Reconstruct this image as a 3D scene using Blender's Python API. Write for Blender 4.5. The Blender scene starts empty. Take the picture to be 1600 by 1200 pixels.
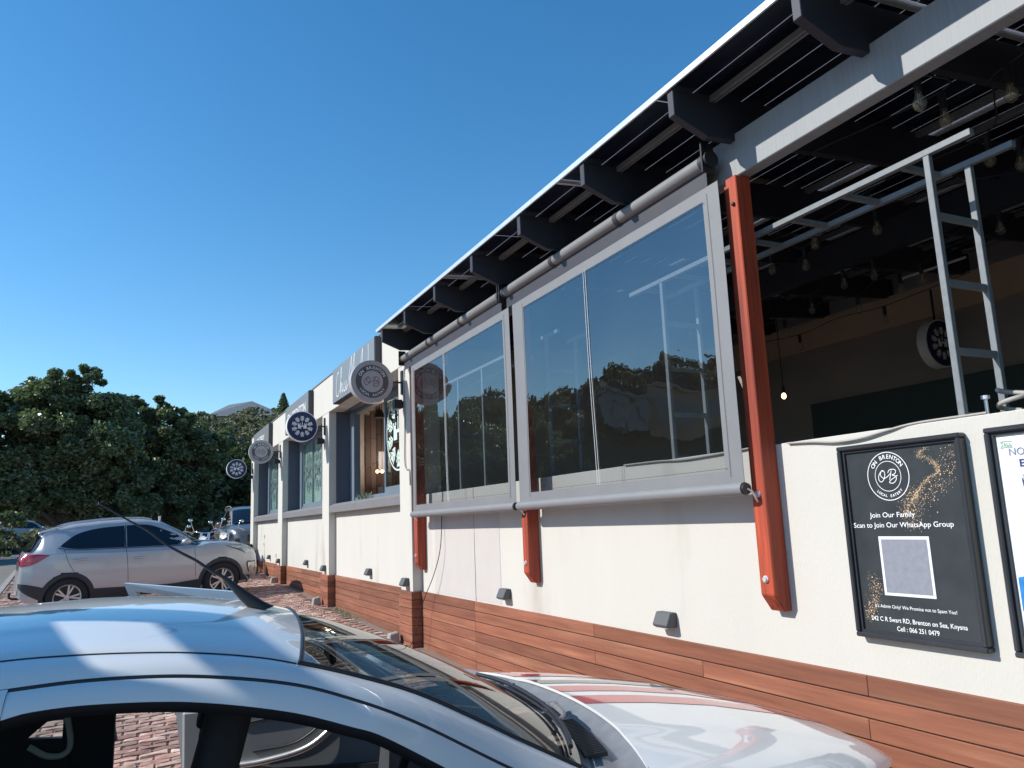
import bpy, bmesh, math, random
import numpy as np
from mathutils import Vector, Matrix
from math import sin, cos, pi, radians, atan2, sqrt, hypot

random.seed(7)
rng = np.random.default_rng(11)
scene = bpy.context.scene
COL = scene.collection

# ------------------------------------------------------------------ camera, light, exposure
EYE = 1.65
pitch, yaw, roll = radians(9.95), radians(26.0), radians(2.3)
fw0 = Vector((sin(yaw), cos(yaw), 0)); r0 = Vector((cos(yaw), -sin(yaw), 0)); up = Vector((0, 0, 1))
fwd = fw0 * cos(pitch) + up * sin(pitch); u0 = -fw0 * sin(pitch) + up * cos(pitch)
cr = r0 * cos(roll) - u0 * sin(roll); cu = r0 * sin(roll) + u0 * cos(roll)
cam_data = bpy.data.cameras.new('camera'); cam = bpy.data.objects.new('camera', cam_data); COL.objects.link(cam)
m = Matrix((cr, cu, -fwd)).transposed().to_4x4(); m.translation = (0, 0, EYE)
cam.matrix_world = m
cam_data.sensor_width = 36; cam_data.lens = 36 * 1220 / 1600
cam_data.clip_start = 0.05; cam_data.clip_end = 3000
scene.camera = cam

SUNV = Vector((-1.0, 0.36, 0.78)).normalized()
elev = math.asin(SUNV.z)
world = bpy.data.worlds.new('World'); scene.world = world; world.use_nodes = True
wn = world.node_tree.nodes; wl = world.node_tree.links; wn.clear()
wo = wn.new('ShaderNodeOutputWorld'); wb = wn.new('ShaderNodeBackground'); sk = wn.new('ShaderNodeTexSky')
sk.sky_type = 'NISHITA'; sk.sun_disc = False; sk.sun_elevation = elev; sk.sun_rotation = atan2(SUNV.x, SUNV.y)
sk.air_density = 1.0; sk.dust_density = 0.15; sk.ozone_density = 2.2; sk.altitude = 0
wb.inputs['Strength'].default_value = 0.142
hs = wn.new('ShaderNodeHueSaturation'); hs.inputs['Saturation'].default_value = 1.32; hs.inputs['Hue'].default_value = 0.495
wl.new(sk.outputs[0], hs.inputs['Color']); wl.new(hs.outputs[0], wb.inputs[0]); wl.new(wb.outputs[0], wo.inputs[0])
sd = bpy.data.lights.new('sun', 'SUN'); sun = bpy.data.objects.new('sun', sd); COL.objects.link(sun)
sun.rotation_euler = SUNV.to_track_quat('Z', 'Y').to_euler(); sun.location = (-10, 4, 12)
sd.energy = 4.4; sd.angle = radians(0.5); sd.color = (1.0, 0.965, 0.90)
scene.view_settings.view_transform = 'Standard'; scene.view_settings.look = 'None'
scene.view_settings.gamma = 1; scene.view_settings.exposure = 0.36
scene.render.engine = 'CYCLES'
scene.cycles.max_bounces = 8; scene.cycles.transparent_max_bounces = 24

# ------------------------------------------------------------------ helpers
def gz(x, y):
    return -0.0685 + 0.0265 * max(min(y, 75), -30) + 0.035 * max(min(x, 3.1), -3.0)

def catmull(pts, n):
    P = [np.array(p, float) for p in pts]
    P = [2 * P[0] - P[1]] + P + [2 * P[-1] - P[-2]]
    out = []
    for i in range(1, len(P) - 2):
        for k in range(n):
            t = k / n
            out.append(0.5 * ((2 * P[i]) + (-P[i-1] + P[i+1]) * t + (2*P[i-1] - 5*P[i] + 4*P[i+1] - P[i+2]) * t*t + (-P[i-1] + 3*P[i] - 3*P[i+1] + P[i+2]) * t**3))
    out.append(P[-2]); return out

def interp(tab, x):
    return float(np.interp(x, [t[0] for t in tab], [t[1] for t in tab]))

class MB:
    def __init__(s): s.v = []; s.f = []; s.m = []; s.sm = []; s.xf = None
    def add(s, verts, faces, mi=0, smooth=False):
        o = len(s.v)
        if s.xf: verts = [s.xf(Vector(p)) for p in verts]
        s.v.extend([tuple(p) for p in verts]); s.f.extend([tuple(i + o for i in f) for f in faces])
        s.m.extend([mi] * len(faces)); s.sm.extend([smooth] * len(faces)); return s
    def box(s, a, b, mi=0):
        x0, y0, z0 = a; x1, y1, z1 = b
        x0, x1 = min(x0, x1), max(x0, x1); y0, y1 = min(y0, y1), max(y0, y1); z0, z1 = min(z0, z1), max(z0, z1)
        v = [(x0,y0,z0),(x1,y0,z0),(x1,y1,z0),(x0,y1,z0),(x0,y0,z1),(x1,y0,z1),(x1,y1,z1),(x0,y1,z1)]
        return s.add(v, [(0,3,2,1),(4,5,6,7),(0,1,5,4),(1,2,6,5),(2,3,7,6),(3,0,4,7)], mi)
    def hexa(s, lo, hi, mi=0, smooth=False):          # two quads, bottom and top loops
        return s.add(list(lo) + list(hi), [(0,3,2,1),(4,5,6,7),(0,1,5,4),(1,2,6,5),(2,3,7,6),(3,0,4,7)], mi, smooth)
    def prism(s, poly, axis, a, b, mi=0, smooth=False):   # poly in the other two axes
        n = len(poly)
        def P(p, t):
            return (t, p[0], p[1]) if axis == 0 else ((p[0], t, p[1]) if axis == 1 else (p[0], p[1], t))
        v = [P(p, a) for p in poly] + [P(p, b) for p in poly]
        f = [tuple(range(n))[::-1], tuple(range(n, 2*n))]
        f += [(i, (i+1) % n, n + (i+1) % n, n + i) for i in range(n)]
        return s.add(v, f, mi, smooth)
    def tube(s, path, r, n=8, mi=0, caps=True, smooth=True):
        P = [Vector(p) for p in path]; rr = r if isinstance(r, (list, tuple)) else [r] * len(P)
        v = []; f = []; prev = None
        for i, p in enumerate(P):
            t = (P[min(i+1, len(P)-1)] - P[max(i-1, 0)]).normalized()
            if prev is None:
                a = Vector((0, 0, 1)) if abs(t.z) < 0.9 else Vector((1, 0, 0))
                n1 = t.cross(a).normalized()
            else:
                n1 = (prev - t * prev.dot(t)).normalized()
            prev = n1; n2 = t.cross(n1)
            for k in range(n):
                a = 2*pi*k/n; v.append(p + (n1*cos(a) + n2*sin(a)) * rr[i])
        for i in range(len(P)-1):
            for k in range(n):
                f.append((i*n+k, i*n+(k+1) % n, (i+1)*n+(k+1) % n, (i+1)*n+k))
        s.add(v, f, mi, smooth)
        if caps:
            s.add(v[:n], [tuple(range(n))[::-1]], mi); s.add(v[-n:], [tuple(range(n))], mi)
        return s
    def cyl(s, p0, p1, r, n=24, mi=0, r1=None, caps=True, smooth=True):
        return s.tube([p0, p1], [r, r if r1 is None else r1], n, mi, caps, smooth)
    def ball(s, c, r, n=10, mi=0, sz=1.0):
        v = []; f = []
        for i in range(n+1):
            a = pi*i/n
            for k in range(n):
                b = 2*pi*k/n; v.append((c[0]+r*sin(a)*cos(b), c[1]+r*sin(a)*sin(b), c[2]+r*sz*cos(a)))
        for i in range(n):
            for k in range(n): f.append((i*n+k, i*n+(k+1) % n, (i+1)*n+(k+1) % n, (i+1)*n+k))
        return s.add(v, f, mi, True)
    def grid(s, G, mi=0, smooth=True, flip=False):
        h = len(G); w = len(G[0]); v = [p for row in G for p in row]; f = []
        for i in range(h-1):
            for j in range(w-1):
                q = (i*w+j, i*w+j+1, (i+1)*w+j+1, (i+1)*w+j); f.append(q[::-1] if flip else q)
        return s.add(v, f, mi, smooth)
    def build(s, name, mats, parent=None, root=None, bevel=0, weld=False):
        base = root if root is not None else ROOT.get(parent, (0, 0, 0)) if parent else (0, 0, 0)
        me = bpy.data.meshes.new(name)
        b = base
        vv = np.array(s.v, dtype=np.float64).reshape(-1, 3) - np.array(b)
        me.from_pydata([tuple(p) for p in vv], [], s.f)
        mats = mats if isinstance(mats, (list, tuple)) else [mats]
        for mm in mats: me.materials.append(mm)
        me.polygons.foreach_set('material_index', s.m); me.polygons.foreach_set('use_smooth', s.sm)
        if bevel or weld:
            bm = bmesh.new(); bm.from_mesh(me)
            if weld: bmesh.ops.remove_doubles(bm, verts=bm.verts, dist=1e-5)
            if bevel: bmesh.ops.bevel(bm, geom=list(bm.edges), offset=bevel, segments=1, affect='EDGES', clamp_overlap=True)
            bmesh.ops.recalc_face_normals(bm, faces=bm.faces)
            bm.to_mesh(me); bm.free()
        me.update()
        o = bpy.data.objects.new(name, me); COL.objects.link(o)
        if parent is not None:
            o.parent = parent; ROOT[o] = b
        else:
            o.location = b; ROOT[o] = b
        return o

ROOT = {}
def thing(name, label, cat, loc, group=None):
    o = bpy.data.objects.new(name, None); COL.objects.link(o); o.location = loc; ROOT[o] = tuple(loc)
    o.empty_display_size = 0.2
    o['label'] = label; o['category'] = cat
    if group: o['group'] = group
    return o
def tag(o, label, cat, group=None):
    o['label'] = label; o['category'] = cat
    if group: o['group'] = group
    return o
def structure(o): o['kind'] = 'structure'; return o
def dup(root, loc, label=None, rotz=None):
    r = root.copy(); COL.objects.link(r); r.location = loc
    if rotz is not None: r.rotation_euler = (0, 0, rotz)
    if label: r['label'] = label
    for ch in list(root.children):
        c = ch.copy(); COL.objects.link(c); c.parent = r
        for g in ch.children:
            d = g.copy(); COL.objects.link(d); d.parent = c
    return r

# ------------------------------------------------------------------ materials
def mat(name, col, rough=0.6, metal=0.0, var=0.12, scale=6.0, stretch=(1, 1, 1), bump=0.0, bscale=40.0, coat=0.0, col2=None, c2amt=0.0, c2scale=2.0, island=0.0, spec=0.5, detail=4, dirt=None, rvar=0.08):
    M = bpy.data.materials.new(name); M.use_nodes = True
    N = M.node_tree.nodes; L = M.node_tree.links; N.clear()
    out = N.new('ShaderNodeOutputMaterial'); b = N.new('ShaderNodeBsdfPrincipled'); L.new(b.outputs[0], out.inputs[0])
    tc = N.new('ShaderNodeTexCoord'); mp = N.new('ShaderNodeMapping'); L.new(tc.outputs['Object'], mp.inputs[0]); mp.inputs['Scale'].default_value = stretch
    oi = N.new('ShaderNodeObjectInfo'); geo = N.new('ShaderNodeNewGeometry')
    ad = N.new('ShaderNodeMath'); ad.operation = 'ADD'; L.new(oi.outputs['Random'], ad.inputs[0]); L.new(geo.outputs['Random Per Island'], ad.inputs[1])
    if island:
        cm = N.new('ShaderNodeVectorMath'); cm.operation = 'ADD'; sc = N.new('ShaderNodeVectorMath'); sc.operation = 'SCALE'
        cb = N.new('ShaderNodeCombineXYZ'); L.new(ad.outputs[0], cb.inputs[0]); L.new(ad.outputs[0], cb.inputs[1]); L.new(ad.outputs[0], cb.inputs[2])
        L.new(cb.outputs[0], sc.inputs[0]); sc.inputs['Scale'].default_value = 37.0
        L.new(mp.outputs[0], cm.inputs[0]); L.new(sc.outputs[0], cm.inputs[1]); vec = cm.outputs[0]
    else: vec = mp.outputs[0]
    nz = N.new('ShaderNodeTexNoise'); nz.inputs['Scale'].default_value = scale; nz.inputs['Detail'].default_value = detail; nz.inputs['Roughness'].default_value = 0.6
    L.new(vec, nz.inputs['Vector'])
    rp = N.new('ShaderNodeMapRange'); rp.inputs[1].default_value = 0.25; rp.inputs[2].default_value = 0.75
    rp.inputs[3].default_value = 1 - var; rp.inputs[4].default_value = 1 + var; L.new(nz.outputs[0], rp.inputs[0])
    base = N.new('ShaderNodeRGB'); base.outputs[0].default_value = (*col, 1); cur = base.outputs[0]
    if col2:
        n2 = N.new('ShaderNodeTexNoise'); n2.inputs['Scale'].default_value = c2scale; n2.inputs['Detail'].default_value = 5; L.new(vec, n2.inputs['Vector'])
        r2 = N.new('ShaderNodeMapRange'); r2.inputs[1].default_value = 0.62 - c2amt*0.5; r2.inputs[2].default_value = 0.78 - c2amt*0.3; L.new(n2.outputs[0], r2.inputs[0])
        mx = N.new('ShaderNodeMix'); mx.data_type = 'RGBA'; L.new(r2.outputs[0], mx.inputs[0]); L.new(cur, mx.inputs[6]); mx.inputs[7].default_value = (*col2, 1); cur = mx.outputs[2]
    if island:
        fr = N.new('ShaderNodeMath'); fr.operation = 'FRACT'; mu = N.new('ShaderNodeMath'); mu.operation = 'MULTIPLY'; mu.inputs[1].default_value = 7.31
        L.new(ad.outputs[0], mu.inputs[0]); L.new(mu.outputs[0], fr.inputs[0])
        r3 = N.new('ShaderNodeMapRange'); r3.inputs[3].default_value = 1 - island; r3.inputs[4].default_value = 1 + island; L.new(fr.outputs[0], r3.inputs[0])
        m3 = N.new('ShaderNodeMath'); m3.operation = 'MULTIPLY'; L.new(rp.outputs[0], m3.inputs[0]); L.new(r3.outputs[0], m3.inputs[1]); val = m3.outputs[0]
    else: val = rp.outputs[0]
    vs = N.new('ShaderNodeVectorMath'); vs.operation = 'SCALE'; L.new(cur, vs.inputs[0]); L.new(val, vs.inputs['Scale'])
    L.new(vs.outputs[0], b.inputs['Base Color'])
    rr = N.new('ShaderNodeMapRange'); rr.inputs[3].default_value = max(0, rough - rvar); rr.inputs[4].default_value = min(1, rough + rvar); L.new(nz.outputs[0], rr.inputs[0]); L.new(rr.outputs[0], b.inputs['Roughness'])
    b.inputs['Metallic'].default_value = metal; b.inputs['Coat Weight'].default_value = coat; b.inputs['Coat Roughness'].default_value = 0.03
    b.inputs['Specular IOR Level'].default_value = spec
    if bump:
        nb = N.new('ShaderNodeTexNoise'); nb.inputs['Scale'].default_value = bscale; nb.inputs['Detail'].default_value = 6; L.new(vec, nb.inputs['Vector'])
        bp = N.new('ShaderNodeBump'); bp.inputs['Strength'].default_value = 1.0; bp.inputs['Distance'].default_value = bump; L.new(nb.outputs[0], bp.inputs['Height']); L.new(bp.outputs[0], b.inputs['Normal'])
    M['bsdf'] = b.name
    return M

def glass(name, ior=1.55, rough=0.0, tint=(0.9, 0.95, 0.95), bump=0.0, bscale=3.0, film=None, filmamt=0.0):
    M = bpy.data.materials.new(name); M.use_nodes = True
    N = M.node_tree.nodes; L = M.node_tree.links; N.clear()
    out = N.new('ShaderNodeOutputMaterial'); tr = N.new('ShaderNodeBsdfTransparent'); tr.inputs[0].default_value = (*tint, 1)
    gl = N.new('ShaderNodeBsdfGlossy'); gl.inputs['Roughness'].default_value = rough; fr = N.new('ShaderNodeFresnel'); ge = N.new('ShaderNodeNewGeometry'); mi_ = N.new('ShaderNodeMix'); mi_.data_type = 'FLOAT'; mi_.inputs[2].default_value = ior; mi_.inputs[3].default_value = 1/ior
    L.new(ge.outputs['Backfacing'], mi_.inputs[0]); L.new(mi_.outputs[0], fr.inputs[0])
    mx = N.new('ShaderNodeMixShader'); L.new(fr.outputs[0], mx.inputs[0])
    base = tr.outputs[0]
    if film:
        df = N.new('ShaderNodeBsdfDiffuse'); df.inputs[0].default_value = (*film, 1); m2 = N.new('ShaderNodeMixShader'); m2.inputs[0].default_value = filmamt
        L.new(tr.outputs[0], m2.inputs[1]); L.new(df.outputs[0], m2.inputs[2]); base = m2.outputs[0]
    L.new(base, mx.inputs[1]); L.new(gl.outputs[0], mx.inputs[2]); L.new(mx.outputs[0], out.inputs[0])
    if bump:
        tc = N.new('ShaderNodeTexCoord'); nb = N.new('ShaderNodeTexNoise'); nb.inputs['Scale'].default_value = bscale; nb.inputs['Detail'].default_value = 3
        L.new(tc.outputs['Object'], nb.inputs['Vector'])
        bp = N.new('ShaderNodeBump'); bp.inputs['Distance'].default_value = bump; L.new(nb.outputs[0], bp.inputs['Height'])
        L.new(bp.outputs[0], gl.inputs['Normal']); L.new(bp.outputs[0], fr.inputs['Normal'])
    return M

M = {}
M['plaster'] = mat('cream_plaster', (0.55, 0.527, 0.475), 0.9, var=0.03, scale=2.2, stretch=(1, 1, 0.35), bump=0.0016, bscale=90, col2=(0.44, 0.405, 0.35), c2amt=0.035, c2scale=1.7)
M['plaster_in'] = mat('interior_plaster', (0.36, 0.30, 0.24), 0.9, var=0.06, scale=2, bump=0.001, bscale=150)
M['beam_band'] = mat('brown_beam_plaster', (0.52, 0.36, 0.24), 0.9, var=0.08, scale=2)
M['grey_in'] = mat('grey_interior_wall', (0.30, 0.265, 0.25), 0.9, var=0.08, scale=2)
M['green_in'] = mat('dark_green_panel', (0.05, 0.075, 0.085), 0.8, var=0.1)
M['plank'] = mat('stained_plank', (0.235, 0.084, 0.045), 0.62, var=0.30, scale=3.0, stretch=(1, 0.5, 9), bump=0.0008, bscale=14, col2=(0.29, 0.125, 0.07), c2amt=0.22, c2scale=1.1, island=0.22)
M['post'] = mat('red_stained_timber', (0.38, 0.058, 0.022), 0.65, var=0.38, scale=4, stretch=(9, 9, 0.5), bump=0.0016, bscale=8, col2=(0.17, 0.026, 0.014), c2amt=0.32, c2scale=1.6)
M['beam'] = mat('grey_painted_beam', (0.27, 0.28, 0.29), 0.6, var=0.10, scale=5, stretch=(1, 14, 0.3), bump=0.0015, bscale=6)
M['rafter'] = mat('charcoal_painted_rafter', (0.024, 0.027, 0.040), 0.6, var=0.1, scale=5)
M['alu'] = mat('anodised_aluminium', (0.80, 0.80, 0.80), 0.35, metal=0.55, var=0.04)
M['rail'] = mat('dull_rail', (0.22, 0.22, 0.22), 0.5, metal=0.3, var=0.1)
M['cell'] = mat('solar_cell', (0.008, 0.010, 0.022), 0.25, var=0.1)
M['grey_vinyl'] = mat('grey_vinyl', (0.20, 0.20, 0.205), 0.5, var=0.05, scale=4, bump=0.0006, bscale=30)
M['sign_grey'] = mat('grey_sign_panel', (0.20, 0.215, 0.225), 0.38, var=0.05)
M['dark_trim'] = mat('dark_charcoal_trim', (0.045, 0.042, 0.05), 0.5, var=0.05)
M['sill'] = mat('grey_painted_sill', (0.17, 0.165, 0.17), 0.65, var=0.06, scale=5)
M['frame_al'] = mat('grey_window_frame', (0.16, 0.20, 0.24), 0.4, var=0.05)
M['steel'] = mat('grey_painted_steel', (0.17, 0.185, 0.195), 0.5, var=0.15, scale=30)
M['black'] = mat('black_plastic', (0.018, 0.018, 0.022), 0.45, var=0.1)
M['black_frame'] = mat('black_poster_frame', (0.03, 0.032, 0.038), 0.33, var=0.1)
M['board'] = mat('chalk_black_print', (0.032, 0.038, 0.042), 0.35, var=0.15, scale=9)
M['white'] = mat('white_print', (0.80, 0.80, 0.80), 0.5, var=0.02)
M['card'] = mat('pale_card', (0.70, 0.71, 0.74), 0.6, var=0.04)
M['card_in'] = mat('grey_card_print', (0.22, 0.23, 0.27), 0.6, var=0.12, scale=40)
M['room_wall'] = mat('room_wall_paint', (0.55, 0.48, 0.42), 0.9)
M['reveal'] = mat('navy_grey_reveal', (0.07, 0.085, 0.12), 0.5, var=0.06)
M['gold'] = mat('gold_dust_print', (0.58, 0.40, 0.24), 0.5, var=0.3, scale=60, island=0.4)
M['navy'] = mat('navy_sign_face', (0.012, 0.022, 0.085), 0.35, var=0.05)
M['rim_grey'] = mat('pale_grey_sign_rim', (0.42, 0.40, 0.40), 0.4, var=0.04)
M['face_grey'] = mat('dark_grey_sign_ring', (0.11, 0.095, 0.105), 0.45, var=0.05)
M['face_light'] = mat('pale_grey_sign_face', (0.46, 0.43, 0.44), 0.45, var=0.04)
M['fixture'] = mat('grey_wall_light', (0.085, 0.09, 0.092), 0.6, var=0.1)
M['frost'] = mat('frosted_film', (0.60, 0.68, 0.63), 0.6, var=0.05)
M['etch'] = mat('window_decal', (0.55, 0.68, 0.62), 0.7, var=0.05)
M['etch_dark'] = mat('dark_window_decal', (0.06, 0.09, 0.10), 0.6, var=0.05)
M['cable'] = mat('black_cable', (0.02, 0.02, 0.025), 0.6)
M['cable_grey'] = mat('grey_cable', (0.35, 0.33, 0.30), 0.6)
M['pipe_white'] = mat('white_conduit', (0.7, 0.7, 0.68), 0.4)
M['brick'] = mat('clay_cobble', (0.36, 0.20, 0.155), 0.85, var=0.25, scale=14, bump=0.006, bscale=16, col2=(0.56, 0.43, 0.35), c2amt=0.32, c2scale=5, island=0.36)
M['joint'] = mat('sand_joint', (0.20, 0.15, 0.12), 0.95, var=0.2, scale=20, bump=0.003, bscale=60)
M['asphalt'] = mat('worn_asphalt', (0.17, 0.165, 0.155), 0.9, var=0.15, scale=1.5, bump=0.004, bscale=120)
M['kerb'] = mat('concrete_kerb', (0.30, 0.285, 0.26), 0.9, var=0.1, scale=3, bump=0.002, bscale=80)
M['earth'] = mat('verge_earth', (0.13, 0.12, 0.07), 0.95, var=0.3, scale=0.6, bump=0.02, bscale=8)
M['scrub_g'] = mat('scrub_ground', (0.055, 0.065, 0.03), 0.95, var=0.5, scale=0.25, bump=0.3, bscale=0.8)
M['stone_in'] = mat('interior_floor', (0.16, 0.13, 0.11), 0.7, var=0.1)
M['pane'] = glass('clear_window_glass', 1.6, tint=(0.86, 0.93, 0.91))
M['pvc'] = glass('clear_pvc_sheet', 2.8, rough=0.01, tint=(0.86, 0.88, 0.90), bump=0.0026, bscale=2.0, film=(0.5, 0.52, 0.55), filmamt=0.008)
M['bulb'] = glass('clear_bulb_glass', 1.5, tint=(0.85, 0.82, 0.75), film=(0.5, 0.45, 0.35), filmamt=0.12)
M['filament'] = mat('bulb_filament', (0.5, 0.4, 0.25), 0.4)
def emit(name, col, st):
    Mx = bpy.data.materials.new(name); Mx.use_nodes = True; b = Mx.node_tree.nodes['Principled BSDF']
    b.inputs['Base Color'].default_value = (*col, 1); b.inputs['Emission Color'].default_value = (*col, 1); b.inputs['Emission Strength'].default_value = st; return Mx
M['glow'] = emit('lit_bulb', (1.0, 0.62, 0.28), 6.0)

# ------------------------------------------------------------------ lettering
_tc = {}
def text_geo(s, bold=0.0):
    k = (s, bold)
    if k in _tc: return _tc[k]
    cu_ = bpy.data.curves.new('t', 'FONT'); cu_.body = s; cu_.size = 1; cu_.offset = bold; cu_.resolution_u = 4
    o = bpy.data.objects.new('t', cu_); COL.objects.link(o); dg = bpy.context.evaluated_depsgraph_get(); dg.update()
    me = bpy.data.meshes.new_from_object(o.evaluated_get(dg))
    v = [tuple(p.co)[:2] for p in me.vertices]; f = [tuple(p.vertices) for p in me.polygons]
    bpy.data.objects.remove(o); bpy.data.curves.remove(cu_); bpy.data.meshes.remove(me)
    xs = [p[0] for p in v] or [0]; _tc[k] = (v, f, min(xs), max(xs)); return _tc[k]

def put_text(mb, s, org, xa, ya, size, mi=0, bold=0.008, align='C', width=None, sx=1.0):
    v, f, x0, x1 = text_geo(s, bold); w = (x1 - x0)
    kx = (width / w) if width else size * sx
    off = {'C': -(x0+x1)/2, 'L': -x0, 'R': -x1}[align]
    O, X, Y = Vector(org), Vector(xa), Vector(ya)
    mb.add([O + X * ((p[0]+off)*kx) + Y * (p[1]*size) for p in v], f, mi)

def arc_text(mb, s, cen, xa, ya, R, size, a_mid, step, mi=0, inward=False, bold=0.01):
    C_, X, Y = Vector(cen), Vector(xa), Vector(ya); n = len(s)
    for i, ch in enumerate(s):
        if ch == ' ': continue
        k = (i - (n-1)/2) * step
        a = a_mid - k if not inward else a_mid + k
        rd = X*cos(a) + Y*sin(a)
        tx = (X*sin(a) - Y*cos(a)) if not inward else (X*-sin(a) + Y*cos(a))
        ty = rd if not inward else -rd
        rr = R - size*0.35 if not inward else R + size*0.35
        put_text(mb, ch, C_ + rd * rr, tx, ty, size, mi, bold)

def stroke(mb, pts, w, org, xa, ya, scale, mi=0, n=6):
    O, X, Y = Vector(org), Vector(xa), Vector(ya)
    P = catmull([(p[0], p[1]) for p in pts], n); v = []; f = []
    for i, p in enumerate(P):
        t = P[min(i+1, len(P)-1)] - P[max(i-1, 0)]; t = t / (np.hypot(*t) + 1e-9); nn = np.array([-t[1], t[0]])
        for sgn in (-1, 1):
            q = (p + nn * sgn * w / 2) * scale; v.append(O + X*q[0] + Y*q[1])
        if i: f.append((2*i-2, 2*i-1, 2*i+1, 2*i))
    # nudge to avoid coplanar overlap when strokes cross
    Nn = X.cross(Y); v = [p + Nn * (0.0006 * (k//2) / len(P)) for k, p in enumerate(v)]
    mb.add(v, f, mi)

OBPATHS = [[(-0.35,0.42),(-0.62,0.38),(-0.88,0.05),(-0.90,-0.32),(-0.68,-0.48),(-0.42,-0.28),(-0.28,0.10),(-0.34,0.40),(-0.55,0.44),(-0.70,0.15),(-0.60,-0.08),(-0.35,-0.20),(0.0,-0.05),(0.25,0.15)],
           [(0.38,0.42),(0.28,0.05),(0.14,-0.35)],
           [(0.02,0.22),(0.20,0.46),(0.55,0.50),(0.80,0.38),(0.70,0.14),(0.42,0.02),(0.72,-0.06),(0.78,-0.34),(0.50,-0.62),(0.18,-0.62),(0.12,-0.50),(0.40,-0.30),(0.95,-0.02)]]
def ring(mb, cen, xa, ya, r0_, r1_, mi=0, n=64):
    C_, X, Y = Vector(cen), Vector(xa), Vector(ya); v = []; f = []
    for k in range(n):
        a = 2*pi*k/n; d = X*cos(a) + Y*sin(a); v += [C_ + d*r0_, C_ + d*r1_]
    for k in range(n): j = (k+1) % n; f.append((2*k, 2*k+1, 2*j+1, 2*j))
    mb.add(v, f, mi)
def disc(mb, cen, xa, ya, r, mi=0, n=64):
    C_, X, Y = Vector(cen), Vector(xa), Vector(ya)
    mb.add([C_ + X*cos(2*pi*k/n)*r + Y*sin(2*pi*k/n)*r for k in range(n)], [tuple(range(n))], mi)
def crest(mb, cen, xa, ya, R, mi=0, sx=1.0):
    C_, X, Y = Vector(cen), Vector(xa), Vector(ya); Nn = X.cross(Y)
    def poly(pts, k=0):
        mb.add([C_ + X*p[0]*R*sx + Y*p[1]*R + Nn*k for p in pts], [tuple(range(len(pts)))], mi)
    def rot(p, a): return (p[0]*cos(a) - p[1]*sin(a), p[0]*sin(a) + p[1]*cos(a))
    for k in range(10):
        a = k * 2*pi/10
        poly([rot(p, a) for p in ((-0.035, 0.52), (0.035, 0.52), (0.035, 0.92), (-0.035, 0.92))])
        for r_, l in ((0.60, 0.15), (0.74, 0.17), (0.88, 0.13)):
            for sg in (-1, 1):
                q = [(0.045, r_-0.05), (l, r_+0.06), (l+0.03, r_+0.15), (l-0.05, r_+0.12), (0.045, r_+0.03)]
                poly([rot((p[0]*sg, p[1]), a) for p in q], 0.0003)
        poly([rot(p, a) for p in ((-0.05, 0.925), (0.05, 0.925), (0.06, 1.0), (-0.06, 1.0))])
    for x0, x1, y0, y1 in ((-0.42, -0.20, -0.22, 0.20), (0.20, 0.42, -0.22, 0.20), (-0.195, -0.10, -0.22, 0.08), (0.10, 0.195, -0.22, 0.08), (-0.098, 0.098, -0.02, 0.08), (-0.46, -0.36, 0.205, 0.29), (-0.26, -0.17, 0.205, 0.29), (0.17, 0.26, 0.205, 0.29), (0.36, 0.46, 0.205, 0.29), (-0.03, 0.03, 0.085, 0.45)):
        poly([(x0, y0), (x1, y0), (x1, y1), (x0, y1)])
XW = (0, -1, 0); ZW = (0, 0, 1)      # reading directions on the street wall
XD = (1, 0, 0)
# ------------------------------------------------------------------ ground, paving, road, hill
def sheet(name, xs, ys, zf, m_, dz=0.0, parent=None):
    b = MB(); b.grid([[(x, y, zf(x, y) + dz) for x in xs] for y in ys], 0, True); return b.build(name, m_, parent, root=(0, 0, 0))
def hillz(x, y):
    r = hypot(x, y); th = math.degrees(atan2(-x, y))      # degrees to the left of the street
    E = np.interp(th, [-180, -60, -14, -9, -4, 0, 8, 18, 28, 34, 40, 47, 60, 90, 140, 180], [0.5, 2, 8.4, 8.6, 8.3, 7.6, 8.0, 9.2, 10.0, 11.6, 13.2, 13.8, 13, 8, 1, 0.5])
    crest_r = np.interp(th, [-20, -8, 5, 20, 60], [78, 74, 62, 62, 66])
    top = EYE + crest_r * math.tan(radians(E))
    t = min(max((r - 40) / (crest_r - 40), 0), 1)
    t2 = t*t*(3-2*t)*0.55 + t*0.45
    z0 = gz(x, y) - 0.15
    z = z0 + (top - z0) * t2 - 0.9*t
    if r > crest_r: z = top - 0.9 + (r - crest_r) * 0.01
    return z + 0.25*sin(x*0.35+1)*cos(y*0.3)*t
def terr(x, y):
    if hypot(x, y) < 40 or y < -20: return gz(x, y) - 0.15
    k = min(max((abs(x + 7.5) - 7.0) / 5.0, 0), 1) if 0 < y < 80 else 1.0
    return hillz(x, y)*k + (gz(x, y) - 0.15)*(1-k)
rs = [0.1] + list(np.linspace(4, 40, 10)) + list(np.linspace(43, 84, 22)) + [110, 160, 300, 700, 1800]
b = MB(); G = []
for r in rs:
    row = []
    for k in range(121):
        a = 2*pi*k/120; x, y = -r*sin(a), r*cos(a)
        row.append((x, y, terr(x, y)))
    G.append(row)
b.grid(G, 0, True, flip=True); structure(b.build('ground', M['scrub_g'], weld=True))
ys = list(np.linspace(-25, 75, 60))
road = structure(sheet('road', [-13, -9, -6, -4.05], ys, lambda x, y: gz(x, y) - 0.10 + 0.0, M['asphalt']))
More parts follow.
